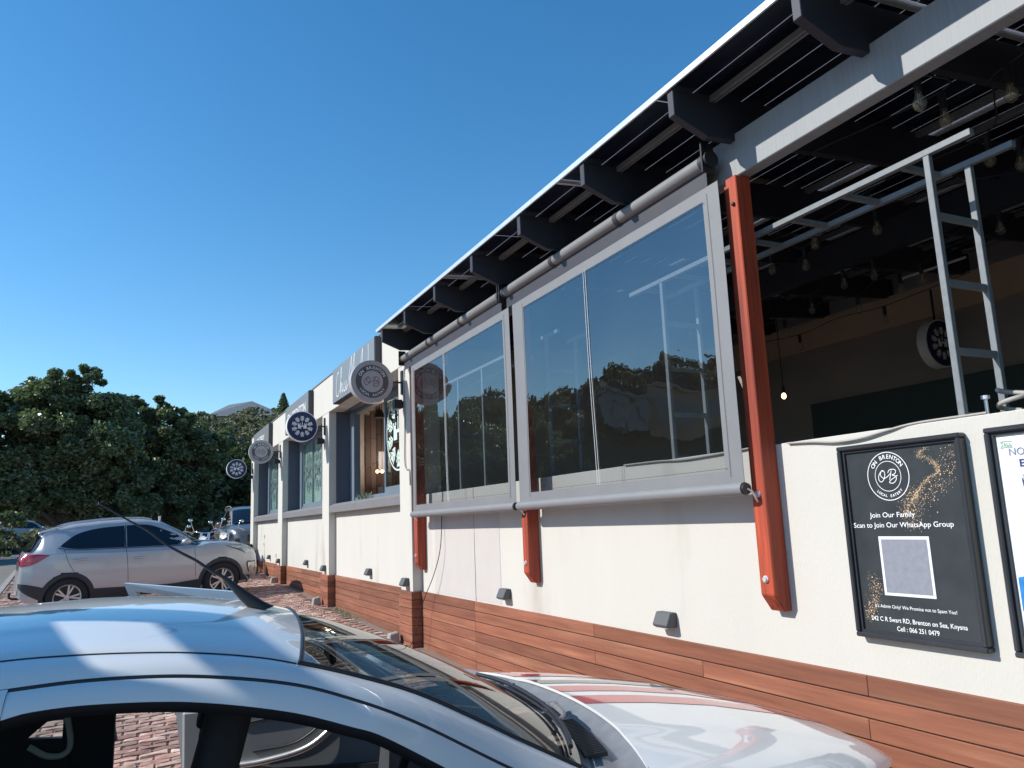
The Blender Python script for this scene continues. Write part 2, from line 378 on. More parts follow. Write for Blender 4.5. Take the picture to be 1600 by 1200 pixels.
# shift of the road edge follows the kerb line
for vtx in road.data.vertices:
    if vtx.co.x > -4.2: vtx.co.x = -2.75 - max(vtx.co.y - 20, 0) * 0.07
    vtx.co.z = gz(vtx.co.x, vtx.co.y) - 0.10
kx = lambda y: -2.72 - max(y - 20, 0) * 0.07
kb = thing('kerb', 'pale concrete kerb along the road edge', 'kerb', (kx(20), 20, gz(kx(20), 20) - 0.1))
kb['kind'] = 'structure'; del kb['category']; del kb['label']
for i in range(60):
    y0, y1 = -6 + i*1.0, -6 + i*1.0 + 0.985; q = MB()
    def kp(y, o, z): return (kx(y) + o, y, gz(kx(y), y) + z)
    q.hexa([kp(y0, 0, -0.14), kp(y0, 0.16, -0.14), kp(y1, 0.16, -0.14), kp(y1, 0, -0.14)], [kp(y0, 0.02, 0.01), kp(y0, 0.16, 0.01), kp(y1, 0.16, 0.01), kp(y1, 0.02, 0.01)])
    q.build('kerb_stone', M['kerb'], kb, bevel=0.01)
# paved parking bay
xs = list(np.linspace(-2.44, 3.1, 12)); py = list(np.linspace(-6, 62, 69))
b = MB()
b.grid([[(kx(y)+0.161 + (3.3-kx(y)-0.161)*k/11, y, gz(kx(y)+0.16+(3.3-kx(y)-0.16)*k/11, y) - 0.012) for k in range(12)] for y in py], 0, True)
pav = structure(b.build('pavement', M['joint'], root=(0, 0, 0)))
# cobbles: rows run along X, courses step along Y
def cobble_mesh(i):
    q = MB(); r_ = random.Random(i); L_, W_, H_ = 0.196, 0.094, 0.05
    n = 4; top = []
    def z(x, y): return -abs((x/L_-0.5)*2)**4*0.008 - abs((y/W_-0.5)*2)**4*0.008
    v = [(0, 0, -0.04), (L_, 0, -0.04), (L_, W_, -0.04), (0, W_, -0.04)]
    ins = 0.008
    xs_ = [ins, L_*0.35, L_*0.7, L_-ins]; ys_ = [ins, W_*0.5, W_-ins]
    tv = [[(x + r_.uniform(-.004, .004), y + r_.uniform(-.005, .005), r_.uniform(-0.004, 0.006)) for x in xs_] for y in ys_]
    for row in tv: v += row
    f = []
    idx = lambda j, k: 4 + j*4 + k
    for j in range(2):
        for k in range(3): f.append((idx(j, k), idx(j, k+1), idx(j+1, k+1), idx(j+1, k)))
    f += [(0, 1, idx(0, 3), idx(0, 2), idx(0, 1), idx(0, 0)), (1, 2, idx(2, 3), idx(1, 3), idx(0, 3)), (2, 3, idx(2, 0), idx(2, 1), idx(2, 2), idx(2, 3)), (3, 0, idx(0, 0), idx(1, 0), idx(2, 0))]
    return v, f
cob = [cobble_mesh(i) for i in range(8)]
cobme = []
for v, f in cob:
    me = bpy.data.meshes.new('brick'); me.from_pydata(v, [], f); me.materials.append(M['brick']); cobme.append(me)
cells = []
yy = 3.2; j = 0
while yy < 30:
    xx = kx(yy) + 0.18 + (0.1 if j % 2 else 0.0)
    while xx + 0.2 < 3.06:
        cells.append((xx, yy)); xx += 0.204
    yy += 0.102; j += 1
fwv = np.array(fwd); crv = np.array(cr); cuv = np.array(cu)
def pxy(x, y, z):
    p = np.array([x, y, z - EYE]); d = p @ fwv
    return (800 + 1220*(p@crv)/d, 600 - 1220*(p@cuv)/d, d) if d > 0.1 else (-9e3, 0, 1)
prio = []
for c in cells:
    u_, v_, d = pxy(c[0]+.1, c[1]+.05, gz(*c))
    vis = (180 < u_ < 300 and 1105 < v_ < 1215 ) or (u_ > 520 and u_ < 740 and 935 < v_ < 1050 and v_ > 937 + (u_-500)*0.42)
    prio.append((0 if vis else 1, d))
order = sorted(range(len(cells)), key=lambda i: prio[i])
single = set(order[:295]); rest = MB()
for i, (x, y) in enumerate(cells):
    s = 0.035; zz = gz(x, y)
    if i in single:
        o = bpy.data.objects.new('brick', cobme[i % 8]); COL.objects.link(o); o.parent = pav
        o.location = (x + random.uniform(-.004, .004), y, zz + random.uniform(-.004, .004)); o.rotation_euler = (0.0265, -0.035, random.uniform(-.03, .03))
    else:
        v, f = cob[i % 8]; dx = random.uniform(-.004, .004); dz = random.uniform(-.004, .004)
        rest.add([(p[0]+x+dx, p[1]+y, p[2]+zz+dz+p[0]*0.035+p[1]*0.0265) for p in v], f, 0)
ro = rest.build('brick_field', M['brick'], pav, root=(0, 0, 0)); ro['kind'] = 'stuff'

# ------------------------------------------------------------------ restaurant building
WX = 3.1; PX = 2.98
P = [(8.96, 9.40), (13.33, 13.84), (17.93, 18.48), (22.52, 23.06)]
bld = thing('restaurant_building', 'long cream plastered restaurant with plank plinth, square pilasters and large windows', 'building', (WX, 8, gz(WX, 8)))
w = MB()
w.box((WX, -4, -0.4), (3.30, 8.955, 2.0))                                   # low wall of the terrace
w.build('wall', M['plaster'], bld, bevel=0.004)
for k in range(3):                                                           # bays with windows
    y0, y1 = P[k][1], P[k+1][0]
    w = MB(); w.box((WX, y0-0.1, -0.2), (3.32, y1+0.1, 1.905)); w.build('wall', M['plaster'], bld)
for (a, b_) in P:
    w = MB(); w.box((PX, a, 0.885), (3.36, b_, 3.62)); w.box((PX+0.002, a+0.002, -0.2), (3.35, b_-0.002, 0.885)); w.build('pilaster', M['plaster'], bld, bevel=0.003)
w = MB(); w.box((PX+0.0, 8.96, 3.622), (3.5, 23.06, 4.235)); w.build('parapet', M['plaster'], bld, bevel=0.006)
w = MB(); w.box((PX-0.012, 8.95, 4.237), (3.52, 23.07, 4.258)); w.build('parapet_cap', M['sill'], bld)
# end wall, rear shell, flat roof, side wall to the terrace
w = MB(); w.box((3.52, 22.86, -0.2), (9.2, 23.05, 4.23)); w.build('end_wall', M['plaster'], bld)
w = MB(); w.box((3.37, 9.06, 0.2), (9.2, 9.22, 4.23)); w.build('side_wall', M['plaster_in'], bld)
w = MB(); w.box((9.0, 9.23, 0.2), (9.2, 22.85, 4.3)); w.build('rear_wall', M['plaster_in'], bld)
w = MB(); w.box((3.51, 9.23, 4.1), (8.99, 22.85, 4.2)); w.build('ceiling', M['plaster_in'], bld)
w = MB(); w.box((3.33, 9.23, 0.9), (8.99, 22.85, 1.0)); w.build('floor', M['stone_in'], bld)
# planks of the plinth
def plank(y0, y1, ztop, xface, k):
    q = MB(); h = 0.0925; q.box((xface + random.uniform(0, .0025), y0+0.0012, ztop-h), (xface+0.03, y1-0.0012, ztop-0.0035))
    return q.build('plank', M['plank'], bld, bevel=0.002)
pitchz = 0.096
def rows(y): return int((0.887 - (gz(3.1, y) - 0.03)) / pitchz) + 1
for r_ in range(10):
    zt = 0.887 - r_*pitchz; y = -1.5 - 0.3*(r_ % 3)
    js = [y]
    base = [2.72, 5.1, 7.35] if r_ % 2 == 0 else [1.6, 3.9, 7.35]
    js += [q + random.uniform(-.02, .02) if q != 7.35 else q for q in base] + [8.957]
    for a, c in zip(js[:-1], js[1:]):
        if zt > gz(3.1, (a+c)/2) - 0.05: plank(a, c, zt, 3.078, r_)
for k in range(3):
    y0, y1 = P[k][1], P[k+1][0]
    for r_ in range(8):
        zt = 0.887 - r_*pitchz
        if zt < gz(3.1, y0) - 0.02: break
        mid = y0 + 0.25 + (0.0 if r_ % 2 else 2.1)
        plank(y0, mid, zt, 3.078, r_); plank(mid, y1, zt, 3.078, r_)
for (a, b_) in P:
    for r_ in range(8):
        zt = 0.887 - r_*pitchz
        if zt < gz(3.0, a) - 0.02: break
        q = MB(); q.box((2.955, a-0.022, zt-0.0925), (3.077, b_+0.018, zt-0.003)); q.build('plank', M['plank'], bld, bevel=0.002)
q = MB(); q.tube([(3.1, 7.35, 2.0), (3.0965, 7.35, 1.3), (3.0965, 7.35, 0.89)], 0.0035, 4); q.build('joint_line', M['sill'], bld)
q = MB(); q.box((3.0975, 6.75, 0.90), (3.1006, 8.50, 1.78)); q.build('paint_patch', mat('patched_paint', (0.50, 0.465, 0.435), 0.9, var=0.04, scale=3, bump=0.001, bscale=90), bld)
# windows
for k in range(3):
    y0, y1 = P[k][1], P[k+1][0]; zt = 3.62; zs = 2.08
    for nm, a, c in (('window_reveal', (WX+0.004, y1-0.018, 1.92), (3.44, y1-0.0005, 3.616)), ('window_reveal', (WX+0.12, y0+0.0005, 3.60), (3.44, y1-0.019, 3.616))):
        r__ = MB(); r__.box(a, c); r__.build(nm, M['reveal'], bld)
    q = MB(); q.prism([(2.99, 1.905), (3.45, 1.905), (3.45, 2.10), (3.06, 2.055), (2.99, 2.02)], 1, y0-0.06 if k else y0+0.0, y1-0.002); sill = q.build('window_sill', M['sill'], bld, bevel=0.004)
    xf = 3.36
    win = MB()
    win.box((xf, y0, zs), (xf+0.09, y0+0.06, zt)); win.box((xf-0.02, y1-0.28, zs), (xf+0.09, y1, zt)); win.box((xf, y0+0.06, zt-0.07), (xf+0.09, y1-0.28, zt)); win.box((xf, y0+0.06, zs-0.02), (xf+0.09, y1-0.28, zs+0.06))
    wo_ = win.build('window', M['frame_al'], bld, bevel=0.003)
    ya, yb = y0+0.06, y1-0.28; n = 4; 
    if k == 0:
        # sliding leaf parked at the near half, far half open
        ymid = 11.40
        q = MB(); q.box((xf+0.02, ya, zs+0.06), (xf+0.06, ya+0.05, zt-0.07)); q.box((xf+0.02, ymid-0.05, zs+0.06), (xf+0.06, ymid, zt-0.07)); q.box((xf+0.02, ya+0.05, zs+0.06), (xf+0.06, ymid-0.05, zs+0.14)); q.box((xf+0.02, ya+0.05, zt-0.13), (xf+0.06, ymid-0.05, zt-0.07)); q.build('sash', M['frame_al'], wo_)
        q = MB(); q.box((xf+0.035, ya+0.05, zs+0.14), (xf+0.041, ymid-0.05, zt-0.13)); q.build('pane', M['pane'], wo_)
        c = (xf+0.030, 10.74, 2.98); q = MB(); crest(q, c, XW, ZW, 0.50, 0, 1.0); ring(q, c, XW, ZW, 0.535, 0.56); q.build('decal', M['etch'], wo_)
    else:
        for i in range(n):
            a = ya + (yb-ya)*i/n; c_ = ya + (yb-ya)*(i+1)/n
            q = MB(); q.box((xf+0.02, a, zs+0.06), (xf+0.06, a+0.035, zt-0.07)); q.box((xf+0.02, c_-0.035, zs+0.06), (xf+0.06, c_, zt-0.07)); q.box((xf+0.02, a+0.035, zs+0.06), (xf+0.06, c_-0.035, zs+0.12)); q.box((xf+0.02, a+0.035, zt-0.12), (xf+0.06, c_-0.035, zt-0.07)); q.build('sash', M['frame_al'], wo_)
            q = MB(); q.box((xf+0.042, a+0.035, zs+0.12), (xf+0.046, c_-0.035, zt-0.12)); q.build('pane', M['pane'], wo_)
        q = MB(); q.box((xf+0.055, ya, zs+0.07), (xf+0.058, yb, zt-0.08)); q.build('film', M['frost'], wo_)
        for i in (0, 2, 3):
            c = (xf+0.016, ya + (yb-ya)*(i+0.5)/n, 2.86); q = MB(); crest(q, c, XW, ZW, 0.42, 0, 0.9); q.build('decal', M['etch_dark'], wo_)
# room behind the open window
it = MB(); it.box((3.45, 14.0, 1.0), (8.9, 14.1, 4.1)); it.build('partition', M['room_wall'], bld)
shw = [mat('slat_wood_a', (0.11, 0.068, 0.056), 0.7), mat('slat_wood_b', (0.17, 0.11, 0.09), 0.7), mat('slat_wood_c', (0.08, 0.05, 0.043), 0.7)]
for i in range(9):
    for j in range(5):
        q = MB(); q.box((3.79+i*0.10, 13.965, 1.3+j*0.47+(i%3)*0.07), (3.79+i*0.10+0.094, 13.998, 1.3+j*0.47+0.462+(i%3)*0.07)); q.build('wall_slat', shw[(i*7+j*3) % 3], bld)
q = MB(); q.box((4.02, 13.93, 2.62), (4.25, 13.963, 3.0)); q.build('notice_card', M['face_light'], bld)
lp = thing('pendant_lamp', 'small dark cone pendant lamp inside the open restaurant window', 'lamp', (3.83, 13.2, 3.55))
q = MB(); q.cyl((3.83, 13.2, 3.52), (3.83, 13.2, 3.66), 0.11, 16, 0, 0.05); q.build('lamp_shade', M['black'], lp)
q = MB(); q.cyl((3.83, 13.2, 3.66), (3.83, 13.2, 4.1), 0.008, 6); q.build('cord', M['black'], lp)
for i, (x, y) in enumerate(((3.93, 13.7), (4.02, 13.7))):
    t = thing('lit_bulb', ('left' if i == 0 else 'right') + ' one of two small lit bulbs behind the open window', 'lamp', (x, y, 2.62))
    q = MB(); q.ball((x, y, 2.62), 0.03, 10); q.build('bulb', M['glow'], t)
    q = MB(); q.cyl((x, y, 2.65), (x, y, 4.1), 0.005, 6); q.build('cord', M['black'], t)
    pd = bpy.data.lights.new('bulb_light', 'POINT'); pd.energy = 4.5; pd.color = (1.0, 0.88, 0.76); pd.shadow_soft_size = 0.05
    po_ = bpy.data.objects.new('bulb_light', pd); COL.objects.link(po_); po_.location = (x+0.1, y-0.25, 2.9)
ct = thing('coffee_counter', 'pale counter with machines inside the open restaurant window', 'counter', (4.0, 13.3, 1.0))
q = MB(); q.box((3.75, 13.0, 1.0), (4.9, 13.6, 2.0)); q.build('counter_body', M['room_wall'], ct)
q = MB(); q.box((3.85, 13.1, 2.002), (4.15, 13.4, 2.32)); q.box((4.3, 13.1, 2.002), (4.5, 13.35, 2.2)); q.build('machine', M['rim_grey'], ct)
# plants on the sill
pl = MB()
for i in range(70):
    a = random.uniform(0, 6.28); c = Vector((3.30, 12.35 + random.uniform(-.38, .3), 2.085)); d = Vector((cos(a)*0.05, sin(a)*0.06, random.uniform(0.02, 0.12)))
    s = Vector((-d.y, d.x, 0.01)).normalized()*0.012
    pl.add([c, c+d*0.5+s, c+d, c+d*0.5-s], [(0, 1, 2, 3)])
tag(pl.build('sill_plant', mat('pale_leaf', (0.22, 0.27, 0.20), 0.6, var=0.3, scale=30), root=(3.3, 12.35, 2.08)), 'small pale leafy plant lying on the sill of the open window', 'plant')

# ------------------------------------------------------------------ sign boxes over the bays
def sign_box(y0, y1, label, text):
    t = thing('sign_box', label, 'sign', (2.98, (y0+y1)/2, 3.66), 'grey sign boxes above the bays')
    q = MB(); q.box((2.892, y0, 3.64), (2.979, y1, 4.215)); q.build('casing', M['dark_trim'], t, bevel=0.003)
    q = MB(); q.box((2.881, y0+0.012, 3.652), (2.891, y1-0.012, 4.203)); q.build('sign_face', M['sign_grey'], t)
    q = MB(); text(q, y0, y1); q.build('lettering', M['white'], t)
def tx1(q, y0, y1):
    o = (2.8795, y1-0.25, 3.72)
    S = 0.30
    for pp in ([(0.55,1.25),(0.25,1.15),(0.05,0.6),(0.1,0.1),(0.4,0.0),(0.7,0.25)],
               [(0.75,0.2),(1.0,0.9),(1.08,1.35),(0.98,1.3),(0.95,0.6),(0.92,0.05),(1.05,0.45),(1.2,0.5),(1.25,0.1),(1.4,0.15)],
               [(1.6,0.55),(1.5,0.15),(1.7,0.05),(1.9,0.3),(1.95,0.55),(1.92,0.1),(2.05,0.08),(2.3,0.3)],
               [(2.4,0.5),(2.7,1.2),(2.95,1.55),(2.9,1.2),(2.75,0.3),(2.65,-0.1)],
               [(2.9,0.3),(3.2,1.2),(3.4,1.6),(3.36,1.2),(3.2,0.3),(3.1,-0.1)],
               [(3.4,0.3),(3.7,0.5),(3.9,0.2),(4.2,0.3),(4.5,1.0),(4.75,1.5),(4.7,1.0),(4.55,0.2),(4.8,0.1),(5.2,0.4)],
               [(5.6,1.5),(5.6,0.9),(5.5,0.2),(5.6,0.05),(5.9,0.3)]):
        stroke(q, [(a*1.15, b) for a, b in pp], 0.055, o, XW, ZW, S)
def tx2(q, y0, y1): put_text(q, 'ON BRENTON', (2.8795, (y0+y1)/2, 3.86), XW, ZW, 0.26, width=1.95)
def tx3(q, y0, y1): put_text(q, 'EATERY', (2.8795, (y0+y1)/2, 3.86), XW, ZW, 0.24, width=1.2)
sign_box(10.13, 12.62, 'grey sign box with white script lettering above the open window', tx1)
sign_box(14.61, 17.07, 'grey sign box with white capital letters, second bay', tx2)
sign_box(19.37, 21.92, 'farthest and smallest looking grey sign box beside the trees', tx3)

# ------------------------------------------------------------------ round projecting signs
def round_sign(x, y, z, kind, label, arm_x, hang=False):
    t = thing('round_sign', label, 'sign', (x, y, z), 'round projecting signs')
    r = 0.262; th = 0.055
    q = MB(); q.cyl((x, y-th, z), (x, y+th, z), r, 64, caps=True)
    q.build('light_box', M['rim_grey'] if kind == 'ob' else M['white'], t)
    for sg in (-1, 1):
        xa = (1, 0, 0) if sg < 0 else (-1, 0, 0); c = lambda e: (x, y + sg*(th+e), z)
        if kind == 'ob':
            q = MB(); disc(q, c(0.002), xa, ZW, 0.253); q.build('sign_face', M['rim_grey'], t)
            q = MB(); ring(q, c(0.004), xa, ZW, 0.135, 0.205); q.build('dark_ring', M['face_grey'], t)
            q = MB(); disc(q, c(0.004), xa, ZW, 0.133); q.build('centre_disc', M['face_light'], t)
            q = MB(); arc_text(q, 'ON BRENTON', c(0.006), xa, ZW, 0.170, 0.052, pi/2 if True else 0, 0.235, 0, bold=0.02)
            arc_text(q, 'LOCAL EATERY', c(0.006), xa, ZW, 0.170, 0.040, -pi/2, 0.175, 0, inward=True, bold=0.02); q.build('lettering', M['white'], t)
            q = MB()
            for pp in OBPATHS: stroke(q, pp, 0.07, (x, y + sg*(th+0.006), z+0.005), xa, ZW, 0.105)
            q.build('monogram', M['face_grey'], t)
        else:
            q = MB(); disc(q, c(0.002), xa, ZW, 0.250); q.build('sign_face', M['navy'], t)
            q = MB(); crest(q, c(0.004), xa, ZW, 0.175); q.build('emblem', M['white'], t)
    if hang:
        q = MB(); q.cyl((x, y, z+r), (x, y, z+r+0.35), 0.012, 8); q.build('hanger', M['black'], t)
    else:
        q = MB(); q.cyl((x+r-0.005, y, z+0.01), (arm_x-0.02, y, z+0.01), 0.012, 8); q.build('bracket_arm', M['black'], t)
        q = MB(); q.box((arm_x-0.022, y-0.03, z-0.14), (arm_x-0.002, y+0.03, z+0.16)); q.build('wall_plate', M['black'], t, bevel=0.002)
    return t
round_sign(2.575, 9.22, 3.395, 'ob', 'large round grey sign with white monogram, nearest to the clear blinds', PX)
round_sign(2.575, 13.62, 3.395, 'crest', 'navy round sign with white leaf and castle emblem in front of second bay', PX)
round_sign(2.55, 18.22, 3.40, 'ob', 'grey round monogram sign, smaller one near the far end of the building', PX)
round_sign(2.55, 22.82, 3.37, 'crest', 'farthest navy emblem sign, seen against the dark trees at the building corner', PX)
round_sign(7.76, 5.4, 3.345, 'crest', 'shaded navy emblem sign hanging inside the roofed terrace', 8, hang=True)

# wall lamps
def wall_lamp(y, z, label):
    t = thing('wall_lamp', label, 'lamp', (PX, y, z), 'black wall lamps on the pilasters')
    q = MB(); q.box((PX-0.13, y-0.05, z-0.055), (PX-0.03, y+0.05, z+0.055)); q.build('lamp_body', M['black'], t, bevel=0.004)
    q = MB(); q.box((PX-0.03, y-0.03, z-0.04), (PX-0.001, y+0.03, z+0.04)); q.build('bracket', M['black'], t)
for y, z, l in ((9.2, 3.125, 'small black wall lamp on the pilaster beside the clear blinds'), (13.7, 3.155, 'small black wall lamp on the pilaster under the navy emblem sign'), (18.3, 3.19, 'small black wall lamp on the pilaster under the far grey sign'), (22.8, 3.14, 'small black wall lamp at the far corner of the building')): wall_lamp(y, z, l)

# foot lights
for i, (x, y, z, l) in enumerate(((WX, 4.21, 1.0, 'largest grey wedge foot light on the wall beneath the right blind'), (WX, 6.62, 1.005, 'grey wedge foot light on the wall beneath the left blind'), (PX, 9.16, 0.99, 'grey wedge foot light on the nearest pilaster just above the planks'), (WX, 11.2, 1.02, 'grey wedge foot light under the open window'), (PX, 13.6, 0.995, 'grey wedge foot light low on the second pilaster'), (WX, 15.7, 1.02, 'grey wedge foot light under the second bay window'), (PX, 18.2, 0.99, 'grey wedge foot light low on the third pilaster'), (WX, 20.3, 1.02, 'smallest foot light under the farthest window'))):
    t = thing('foot_light', l, 'light', (x, y, z), 'wedge foot lights along the wall')
    q = MB(); q.prism([(x-0.001, z-0.045), (x-0.001, z+0.045), (x-0.05, z+0.045), (x-0.085, z-0.03), (x-0.075, z-0.045)], 1, y-0.075, y+0.075); q.build('cover', M['fixture'], t, bevel=0.004)
    q = MB(); q.box((x-0.070, y-0.06, z-0.052), (x-0.01, y+0.06, z-0.0455)); q.build('lens', M['rim_grey'], t)

# ------------------------------------------------------------------ posters
def poster_frame(y0, y1, z0, z1, t):
    f = 0.021
    for nm, a, c in (('frame_rail', (3.052, y0, z1-f), (3.099, y1, z1)), ('frame_rail', (3.052, y0, z0), (3.099, y1, z0+f)), ('frame_rail', (3.052, y0, z0+f), (3.099, y0+f, z1-f)), ('frame_rail', (3.052, y1-f, z0+f), (3.099, y1, z1-f))):
        q = MB(); q.box(a, c); q.build(nm, M['black_frame'], t, bevel=0.005)
    g = 0.012
    q = MB()
    for a, c in (((3.068, y0+f, z1-f-g), (3.09, y1-f, z1-f)), ((3.068, y0+f, z0+f), (3.09, y1-f, z0+f+g)), ((3.068, y0+f, z0+f+g), (3.09, y0+f+g, z1-f-g)), ((3.068, y1-f-g, z0+f+g), (3.09, y1-f, z1-f-g))): q.box(a, c)
    q.build('inner_frame', M['black_frame'], t)
t = thing('poster', 'black framed poster with round white logo, gold dust and white lettering', 'poster', (3.1, 2.4, 1.06))
y0, y1, z0, z1 = 2.09, 2.722, 1.062, 1.938
poster_frame(y0, y1, z0, z1, t)
q = MB(); q.box((3.078, y0+0.03, z0+0.03), (3.085, y1-0.03, z1-0.03)); q.build('print', M['board'], t)
xp = 3.0765; cy = 2.452
q = MB(); c = (xp, cy+0.015, 1.783)
ring(q, c, XW, ZW, 0.106, 0.1095); ring(q, c, XW, ZW, 0.066, 0.0685)
arc_text(q, 'ON BRENTON', c, XW, ZW, 0.0885, 0.027, pi/2, 0.215, bold=0.012)
arc_text(q, 'LOCAL EATERY', c, XW, ZW, 0.0885, 0.0165, -pi/2, 0.135, inward=True, bold=0.02)
for pp in OBPATHS: stroke(q, pp, 0.06, (xp, cy+0.015, 1.785), XW, ZW, 0.054)
put_text(q, 'Join Our Family', (xp, cy+0.02, 1.600), XW, ZW, 0.032, width=0.235, bold=0.004)
put_text(q, 'Scan to Join Our WhatsApp Group', (xp, cy-0.02, 1.555), XW, ZW, 0.032, width=0.505, bold=0.004)
put_text(q, "It's Admin Only! We Promise not to Spam You!", (xp, cy-0.035, 1.199), XW, ZW, 0.021, width=0.40, bold=0.003)
put_text(q, '242 C R Swart RD, Brenton on Sea, Knysna', (xp, cy-0.04, 1.140), XW, ZW, 0.028, width=0.465, bold=0.007)
put_text(q, 'Cell : 066 251 0479', (xp, cy-0.04, 1.104), XW, ZW, 0.028, width=0.205, bold=0.007)
q.build('lettering', M['white'], t)
q = MB(); q.box((xp, cy-0.15, 1.255), (xp+0.001, cy+0.105, 1.515)); q.build('blank_card', M['card'], t)
q = MB(); q.box((xp-0.0012, cy-0.137, 1.268), (xp-0.0002, cy+0.092, 1.502)); q.build('blank_panel', M['card_in'], t)
q = MB(); R_ = random.Random(3)
def dust(n, path, spread, smin, smax):
    PP = catmull(path, 12)
    for i in range(n):
        p = PP[int(R_.random()**0.9 * (len(PP)-1))]; k = R_.gauss(0, 1)
        yy_ = p[0] + k*spread; zz_ = p[1] + R_.gauss(0, spread*0.8)
        if not (y0+0.045 < yy_ < y1-0.045 and z0+0.045 < zz_ < z1-0.045): continue
        s = R_.uniform(smin, smax)*(1.0 if R_.random() < 0.9 else 1.8); e = 3.0772 - i*1e-7
        q.add([(e, yy_-s, zz_), (e, yy_, zz_-s), (e, yy_+s, zz_), (e, yy_, zz_+s)], [(0, 1, 2, 3)])
dust(900, [(2.24,1.90),(2.30,1.87),(2.24,1.83),(2.22,1.79),(2.28,1.75),(2.33,1.70),(2.36,1.66)], 0.008, 0.0006, 0.0016)
dust(420, [(2.16,1.90),(2.17,1.82),(2.20,1.75),(2.25,1.70),(2.32,1.66),(2.37,1.60),(2.36,1.55)], 0.028, 0.0008, 0.0024)
dust(260, [(2.34,1.72),(2.38,1.66),(2.40,1.60)], 0.018, 0.0008, 0.002)
dust(420, [(2.62,1.33),(2.60,1.27),(2.63,1.20),(2.66,1.15)], 0.020, 0.0007, 0.002)
q.build('gold_dust', M['gold'], t)
t = thing('poster', 'black framed white poster with blue wave at the picture edge', 'poster', (3.1, 1.7, 1.06))
y0, y1, z0, z1 = 1.355, 1.987, 1.062, 1.94
poster_frame(y0, y1, z0, z1, t)
q = MB(); q.box((3.078, y0+0.03, z0+0.03), (3.085, y1-0.03, z1-0.03)); q.build('print', M['white'], t)
blue = mat('blue_print', (0.02, 0.20, 0.52), 0.4, var=0.25, scale=30); nv = mat('navy_print', (0.03, 0.05, 0.20), 0.4, var=0.2, scale=8); gn = mat('green_print', (0.30, 0.45, 0.36), 0.5); gt = mat('grey_print', (0.16, 0.20, 0.30), 0.5)
q = MB(); top = [(y1-0.043, 1.36), (1.88, 1.375), (1.80, 1.36), (1.70, 1.39), (1.55, 1.35), (y0+0.043, 1.38)]; bot = [(y1-0.043, 1.235), (1.88, 1.225), (1.80, 1.215), (1.70, 1.23), (1.55, 1.2), (y0+0.043, 1.22)]
q.grid([[(3.0765, a, b_) for a, b_ in top], [(3.0765, a, b_) for a, b_ in bot]], 0, False); q.build('wave_print', blue, t)
q = MB(); q.add([(3.0765, 1.875, 1.735), (3.0765, 1.55, 1.745), (3.0765, 1.57, 1.42), (3.0765, 1.84, 1.41)], [(0, 1, 2, 3)]); q.build('bottle_print', nv, t)
q = MB()
for k in range(7): 
    q.add([(3.0763, 1.870-k*0.04, 1.752), (3.0763, 1.845-k*0.04, 1.753), (3.0763, 1.845-k*0.04, 1.73), (3.0763, 1.870-k*0.04, 1.729)], [(0, 1, 2, 3)])
q.build('bottle_cap_print', M['rim_grey'], t)
q = MB(); put_text(q, 'NOT', (3.0762, 1.908, 1.825), XW, ZW, 0.040, align='L', bold=0.01); q.build('lettering', gt, t)
q = MB(); put_text(q, 'E', (3.0762, 1.873, 1.780), XW, ZW, 0.040, align='L', bold=0.03); q.build('lettering', nv, t)
q = MB()
for pp in ([(0,0),(0.3,0.5),(0.1,0.9),(0.5,1.0)], [(0.6,0.2),(0.8,0.9),(1.0,0.1)], [(1.2,0.9),(1.3,0.2),(1.6,0.4)], [(1.7,0.9),(1.8,0.1),(2.1,0.5)], [(-0.2,-0.1),(1,0.0),(2.3,-0.05)], [(-0.2,1.1),(1,1.2),(2.3,1.1)]): stroke(q, pp, 0.16, (3.0762, 1.936, 1.858), XW, ZW, 0.020)
q.build('logo_print', gn, t)
# ------------------------------------------------------------------ pergola roof of the terrace
SL = 0.065
def roofz(x): return 3.967 + SL*(x - 2.6)
pg = thing('pergola', 'timber pergola with red posts, grey front beam and solar panel roof over the terrace', 'pergola', (3.0, 4, gz(3.0, 4)))
for yn, zb in ((3.154, 1.135), (5.949, 1.135), (8.80, 1.135)):
    yf = yn + 0.10; q = MB()
    q.prism([(2.99, zb+0.085), (3.05, zb), (3.099, zb), (3.099, 3.528), (2.99, 3.528)], 1, yn, yf)
    po = q.build('post', M['post'], pg, bevel=0.005)
    for z in (1.74, 1.30):
        b = MB(); b.cyl((2.975, yn+0.05, z), (2.992, yn+0.05, z), 0.014, 6, smooth=False); b.cyl((2.984, yn+0.05, z), (2.991, yn+0.05, z), 0.019, 16); b.build('bolt', M['alu'], po)
    b = MB(); b.ball((2.985, yn+0.03, 3.36), 0.012, 8); b.build('eye_hook', M['black'], po)
q = MB(); q.box((3.022, -4, 3.532), (3.11, 8.95, 3.785)); q.build('beam', M['beam'], pg, bevel=0.005)
q = MB(); q.box((5.45, -4, 3.70), (5.53, 8.95, 3.95)); q.build('beam', M['rafter'], pg)
RY = [-3.5, -2.52, -1.56, -0.6, 0.34, 1.29, 2.24, 3.16, 4.12, 5.08, 6.03, 6.98, 7.93, 8.80]
for i, y in enumerate(RY):
    q = MB(); q.prism([(2.60, roofz(2.6)), (2.60, roofz(2.6)-0.150), (2.83, roofz(2.83)-0.255), (8.0, roofz(8.0)-0.255), (8.0, roofz(8.0))], 1, y, y+0.05)
    q.build('rafter', M['rafter'], pg, bevel=0.003)
